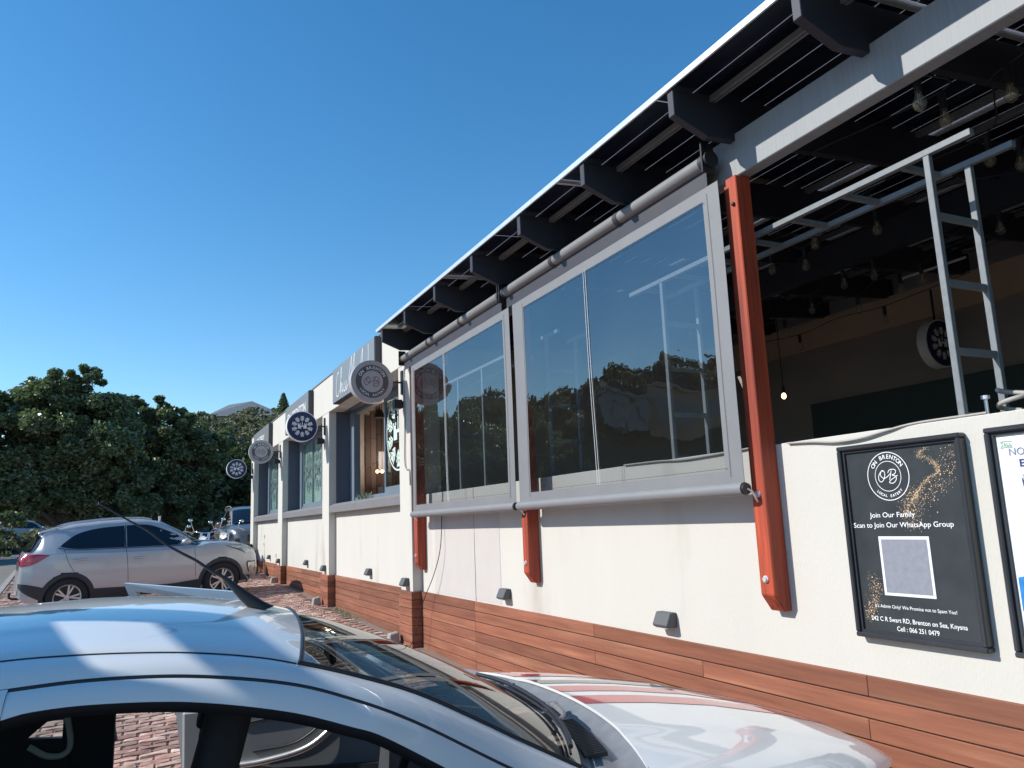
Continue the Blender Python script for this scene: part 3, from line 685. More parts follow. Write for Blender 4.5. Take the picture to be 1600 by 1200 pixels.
# mounting rails and purlins along the street
for x in (2.86, 3.45, 3.85, 4.60, 4.98, 5.73, 6.12, 6.86, 7.25, 7.9):
    q = MB()
    q.box((x, -4, roofz(x)-0.036), (x+0.016, 9.0, roofz(x)-0.002)); q.box((x+0.026, -4, roofz(x)-0.036), (x+0.042, 9.0, roofz(x)-0.002)); q.box((x+0.0165, -4, roofz(x)-0.02), (x+0.0255, 9.0, roofz(x)-0.014))
    q.build('mounting_rail', M['rail'], pg)
# solar panels
PWX, PLY = 1.128, 2.27
def panel_parts():
    fr = MB(); th = 0.035; e = 0.012
    for a, c in (((0, 0, 0), (e, PLY, th)), ((PWX-e, 0, 0), (PWX, PLY, th)), ((e, 0, 0), (PWX-e, e, th)), ((e, PLY-e, 0), (PWX-e, PLY, th))): fr.box(a, c)
    ce = MB(); nx, ny = 6, 24; gx = (PWX-2*e-0.02)/nx; gy = (PLY-2*e-0.03)/ny
    for i in range(nx):
        for j in range(ny):
            x0 = e+0.010+i*gx; y0 = e+0.010+j*gy + (0.01 if j >= 12 else 0)
            g = 0.0011
            ce.box((x0+0.0030, y0+g*0.5, 0.026), (x0+gx-0.0030, y0+gy-g*0.5, 0.0275))
    bk = MB(); bk.box((e, e, 0.0285), (PWX-e, PLY-e, 0.0325))
    return fr, ce, bk
fr, ce, bk = panel_parts()
thin = bpy.data.materials.new('panel_glass'); thin.use_nodes = True
tn = thin.node_tree.nodes; tn.clear(); t_o = tn.new('ShaderNodeOutputMaterial'); t_t = tn.new('ShaderNodeBsdfTranslucent'); t_t.inputs[0].default_value = (0.42, 0.42, 0.44, 1); thin.node_tree.links.new(t_t.outputs[0], t_o.inputs[0])
rootp = None; ang = math.atan(SL)
tr_ = bpy.data.materials['panel_glass']
first = None
for ix in range(5):
    for iy in range(6):
        x = 2.585 + ix*(PWX+0.0012); y = 9.02 - (iy+1)*(PLY+0.0012) + (0.0 if ix < 9 else 0)
        if first is None:
            f0 = fr.build('solar_panel', M['alu'], pg, root=(0, 0, 0)); c0 = ce.build('solar_cells', M['cell'], f0, root=(0, 0, 0)); b0 = bk.build('glass_sheet', thin, f0, root=(0, 0, 0)); first = (f0, c0, b0)
            f, c, g = first
        else:
            f, c, g = [o.copy() for o in first]
            for o in (f, c, g): COL.objects.link(o)
            f.parent = pg; c.parent = f; g.parent = f
        f.location = Vector((x, y, roofz(x)+0.006)) - Vector(ROOT[pg]); f.rotation_euler = (0, -ang, 0)
# ladder like steel frames standing on the low wall
def steel_frame(x0, ya, yb, stations, label, left_end=None):
    t = thing('steel_frame', label, 'metal frame', (x0, ya, 2.0), 'grey steel frames standing on the low wall')
    s = 0.030; xb = x0 + 0.29; zt = 3.235
    for x in (x0, xb):
        q = MB(); q.box((x, ya, zt-s), (x+s, yb, zt)); q.build('rail', M['steel'], t, bevel=0.002)
    n = int((yb-ya)/0.33)
    for k in range(1, n+1):
        y = ya + (yb-ya)*k/(n+0.5)
        if any(abs(y-q_) < 0.12 for q_ in stations): continue
        q = MB(); q.box((x0+s, y, zt-s+0.003), (xb, y+0.03, zt-0.003)); q.build('top_rung', M['steel'], t)
    for y in stations:
        for x in (x0, xb):
            q = MB(); q.box((x+0.0015, y, 2.002), (x+s-0.0015, y+s, zt-s-0.0005)); q.build('upright', M['steel'], t, bevel=0.002)
        for z in (2.30, 2.61, 2.92):
            q = MB(); q.box((x0+s, y+0.004, z-0.015), (xb, y+s-0.004, z+0.015)); q.build('rung', M['steel'], t)
        q = MB(); q.box((x0+s, y+0.003, 2.004), (xb, y+s-0.003, 2.03)); q.build('foot_bar', M['steel'], t)
steel_frame(3.172, 1.93, 4.52, [2.13, 4.13], 'long grey steel ladder frame standing right of the red post and behind the near blind')
steel_frame(3.172, 5.60, 5.95, [5.80], 'short grey steel frame behind the far edge of the near blind')
steel_frame(3.172, 6.60, 8.28, [7.20, 7.86], 'grey steel ladder frame behind the smaller left blind')
# terrace interior
w = MB(); w.box((8.0, -4, 0.3), (8.2, 9.06, 4.34)); w.build('terrace_back_wall', M['grey_in'], bld)
w = MB(); w.box((7.90, -4, 3.70), (7.999, 9.05, 4.07)); w.build('wall_beam', M['beam_band'], bld)
w = MB(); w.box((7.96, -4, 1.0), (7.998, 7.42, 3.0)); w.build('dark_panel', M['green_in'], bld)
w = MB(); w.box((3.31, -4, 0.5), (8.0, 9.05, 0.6)); w.build('terrace_floor', M['stone_in'], bld)
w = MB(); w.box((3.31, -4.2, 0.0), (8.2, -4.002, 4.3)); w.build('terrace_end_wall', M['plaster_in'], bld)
# conduit on the wall top, hose and fittings
def cable(name, pts, r, m_, label, cat='cable', n=8):
    q = MB(); q.tube([tuple(p) for p in catmull(pts, n)], r, 6); o = q.build(name, m_, root=tuple(pts[0])); return tag(o, label, cat)
cable('wall_cable', [(3.09, 3.06, 1.995), (3.088, 2.9, 1.985), (3.086, 2.75, 1.968), (3.086, 2.6, 1.97), (3.09, 2.45, 1.99), (3.105, 2.3, 2.006), (3.12, 2.0, 2.008)], 0.006, M['cable_grey'], 'thin grey cable sagging over the wall top beside the red post')
cable('wall_cable', [(3.09, 4.6, 2.004), (3.088, 4.2, 1.998), (3.088, 3.9, 1.985), (3.09, 3.4, 1.996), (3.10, 3.28, 2.004)], 0.006, M['cable_grey'], 'thin grey cable lying along the wall top behind the near blind')
cable('power_cable', [(3.09, 8.2, 2.0), (3.085, 8.22, 1.8), (3.05, 8.20, 1.4), (3.02, 8.35, 1.1), (2.98, 8.6, 0.8), (2.93, 8.75, 0.45), (2.90, 8.85, 0.30), (2.8, 8.8, 0.27), (2.65, 8.6, 0.265), (2.5, 8.7, 0.26)], 0.0045, M['cable'], 'thin black cable hanging from the left blind down to the paving')
cable('sign_cable', [(2.97, 9.13, 3.56), (2.965, 9.135, 3.3), (2.97, 9.13, 2.9), (2.965, 9.14, 2.45), (2.97, 9.10, 2.32), (2.972, 8.99, 2.30), (2.972, 8.975, 2.12)], 0.008, M['cable_grey'], 'pale cable running down the pilaster beside the clear blind')
t = thing('hose_bundle', 'coiled pale hose and clamp at the foot of the steel frame', 'hose', (3.45, 2.08, 2.01))
q = MB(); q.tube([(3.36 + 0.05*cos(a), 2.03 + 0.06*sin(a), 2.03 + 0.012*a) for a in np.linspace(0, 8, 40)], 0.011, 6); q.build('coil', M['cable_grey'], t)
q = MB(); q.cyl((3.28, 2.10, 2.0), (3.28, 2.10, 2.09), 0.008, 8); q.cyl((3.28, 2.10, 2.085), (3.28, 2.10, 2.1), 0.018, 8); q.build('clamp', M['alu'], t)

# string lights
bulbs = [(3.15,2.12),(3.41,2.18),(3.48,1.91),(4.05,2.38),(4.27,2.35),(4.17,3.70),(4.35,3.34),(4.29,4.23),(4.48,4.08),(5.16,4.33),(5.21,4.08),(5.53,5.02),(5.99,4.90),(5.79,4.29),(6.0,5.82),(5.17,3.04),(5.71,4.03),(4.4,5.2),(5.0,6.1),(6.6,5.1),(6.7,6.3),(4.9,2.4)]
sl = thing('string_light', 'black cord of clear filament bulbs strung under the terrace roof', 'string lights', (4.5, 4, 3.7))
rows_ = {}
for x, y in bulbs: rows_.setdefault(round((x-3.1)/0.75), []).append((x, y))
for k_, row in rows_.items():
    row.sort(key=lambda b_: b_[1]); path = [(row[0][0], row[0][1]-0.9, 3.66)]
    for i, (x, y) in enumerate(row):
        path.append((x, y, 3.592))
        if i < len(row)-1: x2, y2 = row[i+1]; path.append(((x+x2)/2, (y+y2)/2, 3.63))
    path.append((row[-1][0], row[-1][1]+0.9, 3.66))
    q = MB(); q.tube([tuple(p) for p in catmull(path, 4)], 0.0045, 5); q.build('cord', M['cable'], sl)
for x, y in bulbs:
    q = MB(); q.cyl((x, y, 3.50), (x, y, 3.585), 0.017, 10); sk_ = q.build('socket', M['black'], sl)
    q = MB(); prof = [(0.012, 0.0), (0.018, -0.02), (0.029, -0.045), (0.031, -0.062), (0.024, -0.082), (0.008, -0.094), (0.0005, -0.096)]
    q.tube([(x, y, 3.50+z) for r, z in prof], [r for r, z in prof], 12, caps=False); q.build('bulb', M['bulb'], sl)
    q = MB(); q.tube([(x-0.006, y, 3.49), (x-0.008, y, 3.44), (x, y, 3.45), (x+0.008, y, 3.44), (x+0.006, y, 3.49)], 0.0016, 4); q.build('filament', M['filament'], sl)
t = thing('hanging_bulb', 'single lit warm bulb hanging in front of the dark back wall', 'lamp', (7.0, 6.92, 3.0))
q = MB(); q.cyl((7.0, 6.92, 3.06), (7.0, 6.92, 4.2), 0.005, 6); q.cyl((7.0, 6.92, 3.04), (7.0, 6.92, 3.12), 0.018, 10); q.build('cord', M['black'], t)
q = MB(); q.ball((7.0, 6.92, 3.0), 0.028, 12, sz=1.3); q.build('bulb', M['glow'], t)
# white conduit near the ceiling
for i, (x, a, c, z) in enumerate(((3.75, -3, 1.95, 3.66), (6.2, 3.6, 4.4, 3.99), (7.2, 4.6, 5.3, 4.0))):
    q = MB(); q.cyl((x, a, z), (x, c, z), 0.013, 10)
    for y in np.arange(a+0.25, c, 0.45): q.cyl((x, y, z), (x, y+0.03, z), 0.018, 10)
    q.build('conduit', M['pipe_white'], pg)

# ------------------------------------------------------------------ clear roll down blinds
def blind(y0, y1, yt0, yt1, label, seam):
    t = thing('clear_blind', label, 'blind', (2.93, (y0+y1)/2, 1.75), 'clear roll down blinds')
    x = 2.93; z0 = 1.80; z1 = 3.515; bw = 0.185; bl = 0.11
    q = MB(); q.cyl((2.925, yt0, 3.66), (2.925, yt1, 3.66), 0.043, 20)
    q.build('roller_tube', M['grey_vinyl'], t)
    for yj in ([yt0+0.02] + list(np.linspace(yt0, yt1, 4))[1:-1] + [yt1-0.02]):
        q = MB(); q.cyl((2.925, yj-0.025, 3.66), (2.925, yj+0.025, 3.66), 0.0465, 20); q.build('clamp_ring', M['dark_trim'], t)
    q = MB(); q.box((x-0.001, yt0+0.03, z1), (x+0.002, yt1-0.03, 3.64)); q.build('shadow_valance', M['dark_trim'], t)  # blind top under the tube, dark colour stands for the tube's shadow
    def wob(y, z): return x + 0.0045*sin(y*2.6+z*1.7) * sin(pi*min(max((z-z0)/(z1-z0), 0), 1)) + 0.0006*sin(y*9+z*5)
    def piece(name, ya, yb, za, zb, mm, off=0.0, ny=14, nz=14):
        q = MB(); ny = max(3, int((yb-ya)*12)+2); nz = max(3, int((zb-za)*12)+2)
        for sgn in (0, 1):
            G = [[(wob(y, z) + off + sgn*0.0025, y, z) for y in np.linspace(ya, yb, ny)] for z in np.linspace(za, zb, nz)]
            q.grid(G, 0, True, flip=(sgn == 0))
        return q.build(name, mm, t)
    piece('border', y0, y1, z1-0.075, z1, M['grey_vinyl']); piece('border', y0, y1, z0, z0+0.075, M['grey_vinyl'])
    piece('border', y0, y0+bl+ (0.03 if y1-y0 > 2.71 else 0), z0+0.075, z1-0.075, M['grey_vinyl']); blf = 0.21 if y1 < 6 else bl; piece('border', y1-blf, y1, z0+0.075, z1-0.075, M['grey_vinyl'])
    q = MB(); G = [[(wob(y, z)+0.001, y, z) for y in np.linspace(y0+bl, y1-blf, 40)] for z in np.linspace(z0+0.07, z1-0.07, 26)]
    q.grid(G, 0, True, flip=True); q.build('clear_sheet', M['pvc'], t)
    if seam:
        q = MB(); q.tube([(wob(seam, z)-0.003, seam - (z-z0)*0.02*-1, z) for z in np.linspace(z0+0.075, z1-0.075, 20)], 0.0022, 4); q.build('seam', M['white'], t)
        q = MB(); q.tube([(wob(seam, z)-0.003, seam - 0.028 + (z-z0)*0.02, z) for z in np.linspace(z0+0.075, z1-0.075, 20)], 0.0022, 4); q.build('seam', M['white'], t)
    q = MB()
    for ya, yb, za, zb in ((y0+bl+.012, y1-blf-.012, z1-.087, z1-.087), (y0+bl+.012, y1-blf-.012, z0+.087, z0+.087), (y0+bl-.012, y0+bl-.012, z0+.04, z1-.04), (y1-blf+.012, y1-blf+.012, z0+.04, z1-.04)):
        q.tube([(wob(ya+(yb-ya)*k/24, za+(zb-za)*k/24)-.0035, ya+(yb-ya)*k/24, za+(zb-za)*k/24) for k in range(25)], .0012, 4)
    st_ = q.build('stitching', M['dark_trim'], t); st_['kind'] = 'stuff'
    q = MB(); q.cyl((2.925, y0-0.005, 1.770), (2.925, y1+0.005, 1.770), 0.036, 20); q.build('bottom_bar', M['grey_vinyl'], t)
    for ye, sg in ((y0, -1), (y1, 1)):
        q = MB(); q.cyl((2.925, ye+sg*0.006, 1.770), (2.925, ye+sg*0.022, 1.770), 0.030, 12); q.build('end_cap', M['black'], t)
        q = MB(); q.tube([(2.925, ye+sg*0.02, 1.77), (2.95, ye+sg*0.03, 1.755), (2.965, ye+sg*0.035, 1.72), (2.985, ye+sg*0.03, 1.70)], 0.006, 6); q.build('tie_hook', M['alu'], t)
    for ye in (yt0-0.012, yt1+0.0):
        q = MB(); q.box((2.87, ye, 3.58), (2.959, ye+0.012, 3.76)); q.build('bracket', M['black'], t)
    q = MB(); q.cyl((2.925, yt0-0.03, 3.66), (2.925, yt0-0.012, 3.66), 0.05, 16); q.build('gear_cap', M['black'], t)
blind(3.235, 5.945, 3.29, 6.08, 'larger clear blind between two red posts, right of the other', 4.70)
blind(6.02, 8.74, 6.13, 9.02, 'smaller looking clear blind on the left beside the round sign', 7.62)
# ------------------------------------------------------------------ vehicles
def paint(name, col, metal=0.0, rough=0.35, coat=1.0): return mat(name, col, rough, metal=metal, var=0.015, scale=2, coat=coat, rvar=0.03)
M['silver'] = paint('silver_car_paint', (0.47, 0.48, 0.50), 0.4, 0.36)
M['gunmetal'] = paint('gunmetal_car_paint', (0.17, 0.17, 0.165), 0.5, 0.35)
M['white_paint'] = paint('white_car_paint', (0.72, 0.735, 0.73), 0.0, 0.4)
M['far_white'] = paint('pale_car_paint', (0.6, 0.6, 0.6), 0.0, 0.4)
M['clad'] = mat('dark_plastic_cladding', (0.035, 0.036, 0.042), 0.6, var=0.1)
M['tyre'] = mat('tyre_rubber', (0.02, 0.02, 0.022), 0.85, var=0.2, scale=30)
M['rim'] = mat('alloy_rim', (0.62, 0.61, 0.60), 0.3, metal=0.7, var=0.03)
M['tint'] = mat('tinted_car_glass', (0.006, 0.008, 0.014), 0.04, var=0.02, spec=0.7, rvar=0.01)
M['tail'] = mat('red_tail_lamp', (0.42, 0.012, 0.03), 0.12, coat=1.0, var=0.1, scale=12)
M['chrome'] = mat('chrome', (0.75, 0.75, 0.76), 0.12, metal=1.0, var=0.02)
M['lamp'] = mat('clear_lamp', (0.55, 0.56, 0.57), 0.12, metal=0.5, var=0.25, scale=25, coat=1.0)
M['autoglass'] = glass('windscreen_glass', 3.1, tint=(0.34, 0.42, 0.42))
M['sideglass'] = glass('door_glass', 1.5, tint=(0.6, 0.66, 0.66))
M['trim_grey'] = mat('grey_door_trim', (0.26, 0.27, 0.28), 0.6, var=0.05)
M['seat'] = mat('black_seat_fabric', (0.018, 0.018, 0.022), 0.9, var=0.2, scale=40)
M['cabin'] = mat('dark_cabin_trim', (0.035, 0.038, 0.048), 0.7, var=0.1)
M['wiper'] = mat('wiper_grey_plastic', (0.17, 0.175, 0.185), 0.42, var=0.15, scale=20)
M['red'] = paint('red_stripe', (0.50, 0.02, 0.035), 0.0, 0.4)
M['dark_stripe'] = paint('charcoal_stripe', (0.04, 0.04, 0.045), 0.0, 0.4)

def wheel(t, c, R, rr, W, xf, side=-1):
    """one wheel, axle along local y; side -1 faces local -y"""
    a, b_, z = c
    q = MB(); q.xf = xf; n = 40
    prof = [(rr, -W/2+0.012), (rr+0.02, -W/2), (R-0.03, -W/2), (R-0.006, -W/2+0.03), (R, -W/2+0.06), (R, W/2-0.06), (R-0.006, W/2-0.03), (R-0.03, W/2), (rr, W/2)]
    G = [[(a + r_*cos(2*pi*k/n), b_ + w_, z + r_*sin(2*pi*k/n)) for k in range(n+1)] for r_, w_ in prof]
    q.grid(G, 0, True)
    ty = q.build('wheel', M['tyre'], t)
    q = MB(); q.xf = xf; yo = b_ + side*(W/2-0.02); yi = b_ + side*(W/2-0.055)
    G = [[(a + r_*cos(2*pi*k/n), y_, z + r_*sin(2*pi*k/n)) for k in range(n+1)] for r_, y_ in ((rr+0.004, b_+side*(W/2-0.008)), (rr-0.018, yo), (rr-0.022, yi-side*0.03))]
    q.grid(G, 0, True)
    for k in range(5):
        for d in (-0.13, 0.13):
            a1 = 2*pi*k/5 + d*0.6; a2 = 2*pi*k/5 + d*1.35
            p = [(a + 0.04*cos(a1-0.35), z + 0.04*sin(a1-0.35)), (a + (rr-0.015)*cos(a2-0.075), z + (rr-0.015)*sin(a2-0.075)), (a + (rr-0.015)*cos(a2+0.075), z + (rr-0.015)*sin(a2+0.075)), (a + 0.04*cos(a1+0.35), z + 0.04*sin(a1+0.35))]
            q.hexa([(u_, yi, v_) for u_, v_ in p], [(u_, yo, v_) for u_, v_ in p])
    q.cyl((a, yo, z), (a, yi, z), 0.045, 16); q.build('rim', M['rim'], ty)
    q = MB(); q.xf = xf; q.cyl((a, yi-side*0.03, z), (a, yi-side*0.034, z), rr-0.01, 24); q.build('brake_disc', M['clad'], ty)

def loft_body(T, W, belt, zlow, x0, x1, wr, arches, xf, dx=0.022, nr=46, open_top=None, drop=None):
    xs_ = np.arange(x0, x1+1e-6, dx); rings = []
    for x in xs_:
        top = interp(T, x); w = interp(W, x); zb = interp(belt, x); zl = interp(zlow, x); wrr = interp(wr, x)
        s = min(max((top - zb - 0.03)/0.22, 0), 1); s = s*s*(3-2*s)
        gh = [(w*.93, zl), (w*.985, zl+(zb-zl)*.26), (w, zl+(zb-zl)*.58), (w*.985, zb-.075), (w*.945, zb), (wrr+.045, top-.14), (wrr-.005, top-.055), (wrr-.09, top-.018), (wrr*.5, top-.002), (0, top)]
        hb = min(top, zb+.05)
        hd = [(w*.93, zl), (w*.985, zl+(hb-zl)*.26), (w, zl+(hb-zl)*.58), (w*.975, hb-.13), (w*.935, hb-.06), (w*.86, hb-.025), (w*.72, hb-.012), (w*.5, hb-.004), (w*.25, hb), (0, hb)]
        P_ = [(gh[i][0]*s+hd[i][0]*(1-s), gh[i][1]*s+hd[i][1]*(1-s)) for i in range(10)]
        c = catmull(P_, 5); rings.append([(float(p[0]), float(p[1])) for p in c])
    R_ = np.array(rings)                                   # nx, nr, 2
    V = []; F = []; nx, nrr = R_.shape[:2]
    for i in range(nx):
        for j in range(nrr): V.append((xs_[i], -R_[i, j, 0], R_[i, j, 1]))
        for j in range(nrr-2, -1, -1): V.append((xs_[i], R_[i, j, 0], R_[i, j, 1]))
    wd = 2*nrr-1
    for i in range(nx-1):
        for j in range(wd-1):
            jj = j if j < nrr else 2*nrr-2-j
            zc = (R_[i, min(jj, nrr-1), 1] + R_[i+1, max(min(jj, nrr-1)-1, 0), 1]) / 2; xc = (xs_[i]+xs_[i+1])/2
            yc = abs(R_[i, min(jj, nrr-1), 0])
            if any((xc-a[0])**2 + (zc-a[1])**2 < a[2]**2 for a in arches) and yc > 0.5: continue
            if drop and drop(xc, (-1 if j < nrr-1 else 1)*yc, zc): continue
            F.append((i*wd+j, i*wd+j+1, (i+1)*wd+j+1, (i+1)*wd+j))
    q = MB(); q.xf = xf; q.add(V, F, 0, True)
    for i, fl in ((0, 0), (nx-1, 1)):
        f = tuple(i*wd+j for j in range(wd)); q.add([V[k] for k in f], [tuple(range(wd)) if not fl else tuple(range(wd))[::-1]])
    def half(x, z):
        i = int(np.clip(np.searchsorted(xs_, x), 0, nx-1)); zz = R_[i, :, 1]; k = int(np.argmax(zz))
        return float(np.interp(z, zz[:k+1], R_[i, :k+1, 0]))
    return q, half

def clip_grid(poly, n=28, m=10):
    """resample a convex-ish outline (lower and upper chains) into a grid"""
    lo, hi = poly
    return lo, hi
def side_patch(half, lo, hi, off, xf, side, thick=True, n=6, m=8):
    """lo/hi: equal-length chains of (x,z); surface laid on the body side"""
    L0 = catmull(lo, n); H0 = catmull(hi, n); G = []
    for k in range(m+1):
        t = k/m; row = []
        for a, b_ in zip(L0, H0):
            x, z = a*(1-t)+b_*t; row.append((x, side*(half(x, z)+off), z))
        G.append(row)
    q = MB(); q.xf = xf; q.grid(G, 0, True, flip=(side > 0)); return q
def line_on(half, pts, off, r, xf, side, n=6):
    q = MB(); q.xf = xf; q.tube([(p[0], side*(half(p[0], p[1])+off), p[1]) for p in catmull(pts, n)], r, 5); return q

def suv(loc, head, pit, roll_, paintm, label, name='parked_car', front_full=True, mirror_scale=1.0):
    c_, s_ = cos(head), sin(head)
    def xf(p):
        z = p.z + p.x*pit + p.y*roll_
        return Vector((loc[0] + p.x*c_ - p.y*s_, loc[1] + p.x*s_ + p.y*c_, loc[2] + z))
    t = thing(name, label, 'car', loc)
    T = [(-2.05,.60),(-2.03,.98),(-1.98,1.13),(-1.90,1.20),(-1.74,1.42),(-1.69,1.50),(-1.55,1.545),(-1.2,1.595),(-.8,1.615),(-.4,1.615),(-.05,1.59),(.20,1.535),(.5,1.36),(.80,1.17),(.93,1.10),(1.05,1.085),(1.35,1.065),(1.62,1.02),(1.80,.955),(1.92,.885),(2.0,.78),(2.04,.60),(2.05,.50)]
    W = [(-2.05,.66),(-2.0,.74),(-1.85,.83),(-1.5,.875),(0,.885),(1.4,.875),(1.7,.83),(1.88,.76),(1.98,.66),(2.05,.50)]
    belt = [(-2.05,1.12),(-1.4,1.13),(-.4,1.07),(.7,1.01),(.95,1.03),(1.3,1.05),(2.05,.9)]
    zlow = [(-2.05,.42),(-1.9,.30),(-1.2,.24),(1.2,.22),(1.8,.24),(2.05,.36)]
    wr = [(-2.05,.50),(-1.7,.54),(-.8,.60),(0,.60),(.9,.66),(2,.6)]
    ar = [(-1.30, .33, .365), (1.28, .33, .365)]
    q, half = loft_body(T, W, belt, zlow, -2.05, 2.05, wr, ar, xf)
    q.build('body', paintm, t)
    for sd_ in (-1, 1):
        # glazing
        g_ = side_patch(half, [(-1.44,1.205),(-1.2,1.15),(-.8,1.125),(-.42,1.105)], [(-1.40,1.25),(-1.18,1.40),(-.85,1.475),(-.42,1.492)], 0.004, xf, sd_); g_.build('rear_side_glass', M['tint'], t)
        g_ = side_patch(half, [(-.38,1.103),(0,1.085),(.4,1.068),(.80,1.055)], [(-.38,1.492),(-.02,1.475),(.34,1.33),(.80,1.085)], 0.004, xf, sd_); g_.build('front_side_glass', M['tint'], t)
        line_on(half, [(-.40,1.10),(-.41,1.3),(-.40,1.49)], 0.002, 0.014, xf, sd_).build('pillar_trim', M['black'], t)
        line_on(half, [(-1.47,1.19),(-1.2,1.135),(-.4,1.09),(.4,1.053),(.86,1.04)], 0.003, 0.007, xf, sd_).build('belt_moulding', M['chrome'] if 0 else M['black'], t)
        # door gaps
        line_on(half, [(-1.38,1.15),(-1.30,.92),(-1.20,.74)], -0.002, 0.005, xf, sd_).build('door_gap', M['black'], t)
        line_on(half, [(-.40,1.09),(-.37,.85),(-.35,.50),(-.36,.38)], -0.002, 0.005, xf, sd_).build('door_gap', M['black'], t)
        line_on(half, [(.76,1.04),(.79,.8),(.80,.45)], -0.002, 0.005, xf, sd_).build('door_gap', M['black'], t)
        line_on(half, [(.95,1.025),(1.25,1.025),(1.52,.985),(1.70,.93)], -0.001, 0.004, xf, sd_).build('bonnet_gap', M['black'], t)
        # handles, cladding
        for x in (-1.13, -.18):
            z = .955 - .06*(x+1.13)/0.95; h = MB(); h.xf = xf; y = sd_*(half(x, z)+.012)
            h.tube([(x-.11, y-sd_*.014, z), (x-.08, y, z+.002), (x, y+sd_*.008, z+.003), (x+.08, y, z), (x+.11, y-sd_*.014, z-.003)], [.012, .016, .017, .016, .012], 8); h.build('door_handle', M['rim'], t)
        side_patch(half, [(-.93,.245),(-.4,.235),(.3,.225),(.91,.225)], [(-.93,.44),(-.4,.41),(.3,.37),(.91,.40)], 0.012, xf, sd_).build('sill_cladding', M['clad'], t)
        for ax, z0_, r_ in ar:
            a_ = np.linspace(radians(-8), radians(188), 30); G = []
            for rr, off in ((r_-0.03, -0.02), (r_-0.012, 0.016), (r_+0.03, 0.018), (r_+0.062, 0.002)):
                G.append([(ax+rr*cos(k), sd_*(half(ax+rr*cos(k), max(z0_+rr*sin(k), .24))+off), z0_+rr*sin(k)) for k in a_])
            h = MB(); h.xf = xf; h.grid(G, 0, True, flip=(sd_ < 0)); h.build('arch_cladding', M['clad'], t)
            h = MB(); h.xf = xf; h.grid([[(ax+(r_-.02)*cos(k), sd_*y_, z0_+(r_-.02)*sin(k)) for k in a_] for y_ in (.86, .45)], 0, True); h.build('arch_liner', M['black'], t)
            wheel(t, (ax, sd_*.79, .335), .335, .215, .20, xf, sd_)
        # lamps
        side_patch(half, [(-2.035,.93),(-1.93,.925),(-1.80,.96),(-1.60,1.07)], [(-2.025,1.06),(-1.97,1.115),(-1.80,1.115),(-1.60,1.085)], 0.010, xf, sd_).build('tail_light', M['tail'], t)
        side_patch(half, [(1.42,.955),(1.62,.865),(1.75,.80),(1.90,.79)], [(1.42,.96),(1.62,.945),(1.77,.90),(1.92,.845)], 0.008, xf, sd_).build('headlight', M['lamp'], t)
        side_patch(half, [(1.36,.962),(1.52,.90),(1.64,.845),(1.74,.79)], [(1.36,.972),(1.52,.915),(1.64,.865),(1.74,.805)], 0.012, xf, sd_).build('headlight_trim', M['black'], t)
        fg = [(1.80,.42),(1.78,.60),(1.95,.585),(1.93,.42)]
        side_patch(half, [(1.80,.44),(1.86,.43),(1.93,.44)], [(1.79,.60),(1.86,.60),(1.94,.585)], 0.008, xf, sd_).build('fog_light', M['lamp'], t)
        line_on(half, [(1.81,.42),(1.775,.61),(1.86,.615),(1.955,.60),(1.94,.42)], 0.010, 0.010, xf, sd_).build('fog_light_surround', M['black'], t)
        side_patch(half, [(-2.03,.56),(-1.9,.44),(-1.66,.30)], [(-2.04,.64),(-1.85,.60),(-1.60,.52)], 0.006, xf, sd_).build('bumper_cladding', M['clad'], t)
        side_patch(half, [(1.64,.30),(1.8,.27),(2.0,.36)], [(1.66,.40),(1.82,.37),(2.02,.43)], 0.006, xf, sd_).build('bumper_cladding', M['clad'], t)
        # mirror
        h = MB(); h.xf = xf; h.ball((.60, sd_*.985, 1.115), .085, 12, sz=.72); h.build('wing_mirror', paintm, t)
        h = MB(); h.xf = xf; h.tube([(.66, sd_*.86, 1.06), (.62, sd_*.93, 1.07), (.60, sd_*.98, 1.08)], .02, 8); h.build('mirror_arm', M['black'], t)
        # roof rail
        h = MB(); h.xf = xf; h.tube(catmull([(-1.47, sd_*.555, 1.53), (-1.2, sd_*.57, 1.60), (-.6, sd_*.585, 1.632), (-.15, sd_*.58, 1.615), (.05, sd_*.575, 1.57)], 5), .014, 8); h.build('roof_rail', M['rim'], t)
        line_on(half, [(-1.5,1.50),(-1.15,1.545),(-.5,1.57),(0,1.535),(.4,1.37),(.86,1.11)], -0.06, 0.006, xf, sd_).build('roof_gap', M['black'], t)
    # windscreen and rear glass
    G = []
    for k in range(13):
        x = .24 + (.90-.24)*k/12; hw = .56 + .12*k/12; G.append([(x + .05*(1-(j/8-1)**2), (j/8-1)*hw, interp(T, x) + .006 - .03*(j/8-1)**4 - 0.0*(j/8-1)**2 - .045*(1-(j/8-1)**2)*0) for j in range(17)])
    q = MB(); q.xf = xf; q.grid(G, 0, True); q.build('windscreen', M['tint'], t)
    G = [[(x-.012, (j/8-1)*hw, z) for j in range(17)] for x, z, hw in ((-1.965,1.17,.60),(-1.88,1.26,.58),(-1.80,1.36,.55),(-1.745,1.43,.53))]
    q = MB(); q.xf = xf; q.grid(G, 0, True); q.build('rear_glass', M['tint'], t)
    q = MB(); q.xf = xf; q.hexa([(-1.77,-.52,1.455),(-1.50,-.54,1.50),(-1.50,.54,1.50),(-1.77,.52,1.455)], [(-1.76,-.50,1.482),(-1.50,-.54,1.553),(-1.50,.54,1.553),(-1.76,.50,1.482)]); q.build('spoiler', paintm, t, bevel=.006)
    # grille
    q = MB(); q.xf = xf
    for k in range(3): q.box((1.985+.01*0, -.40, .60+.07*k), (2.062, .40, .645+.07*k))
    q.build('grille', M['clad'], t, bevel=.005)
    q = MB(); q.xf = xf; q.box((2.03, -.5, .33), (2.062, .5, .47)); q.build('lower_grille', M['black'], t)
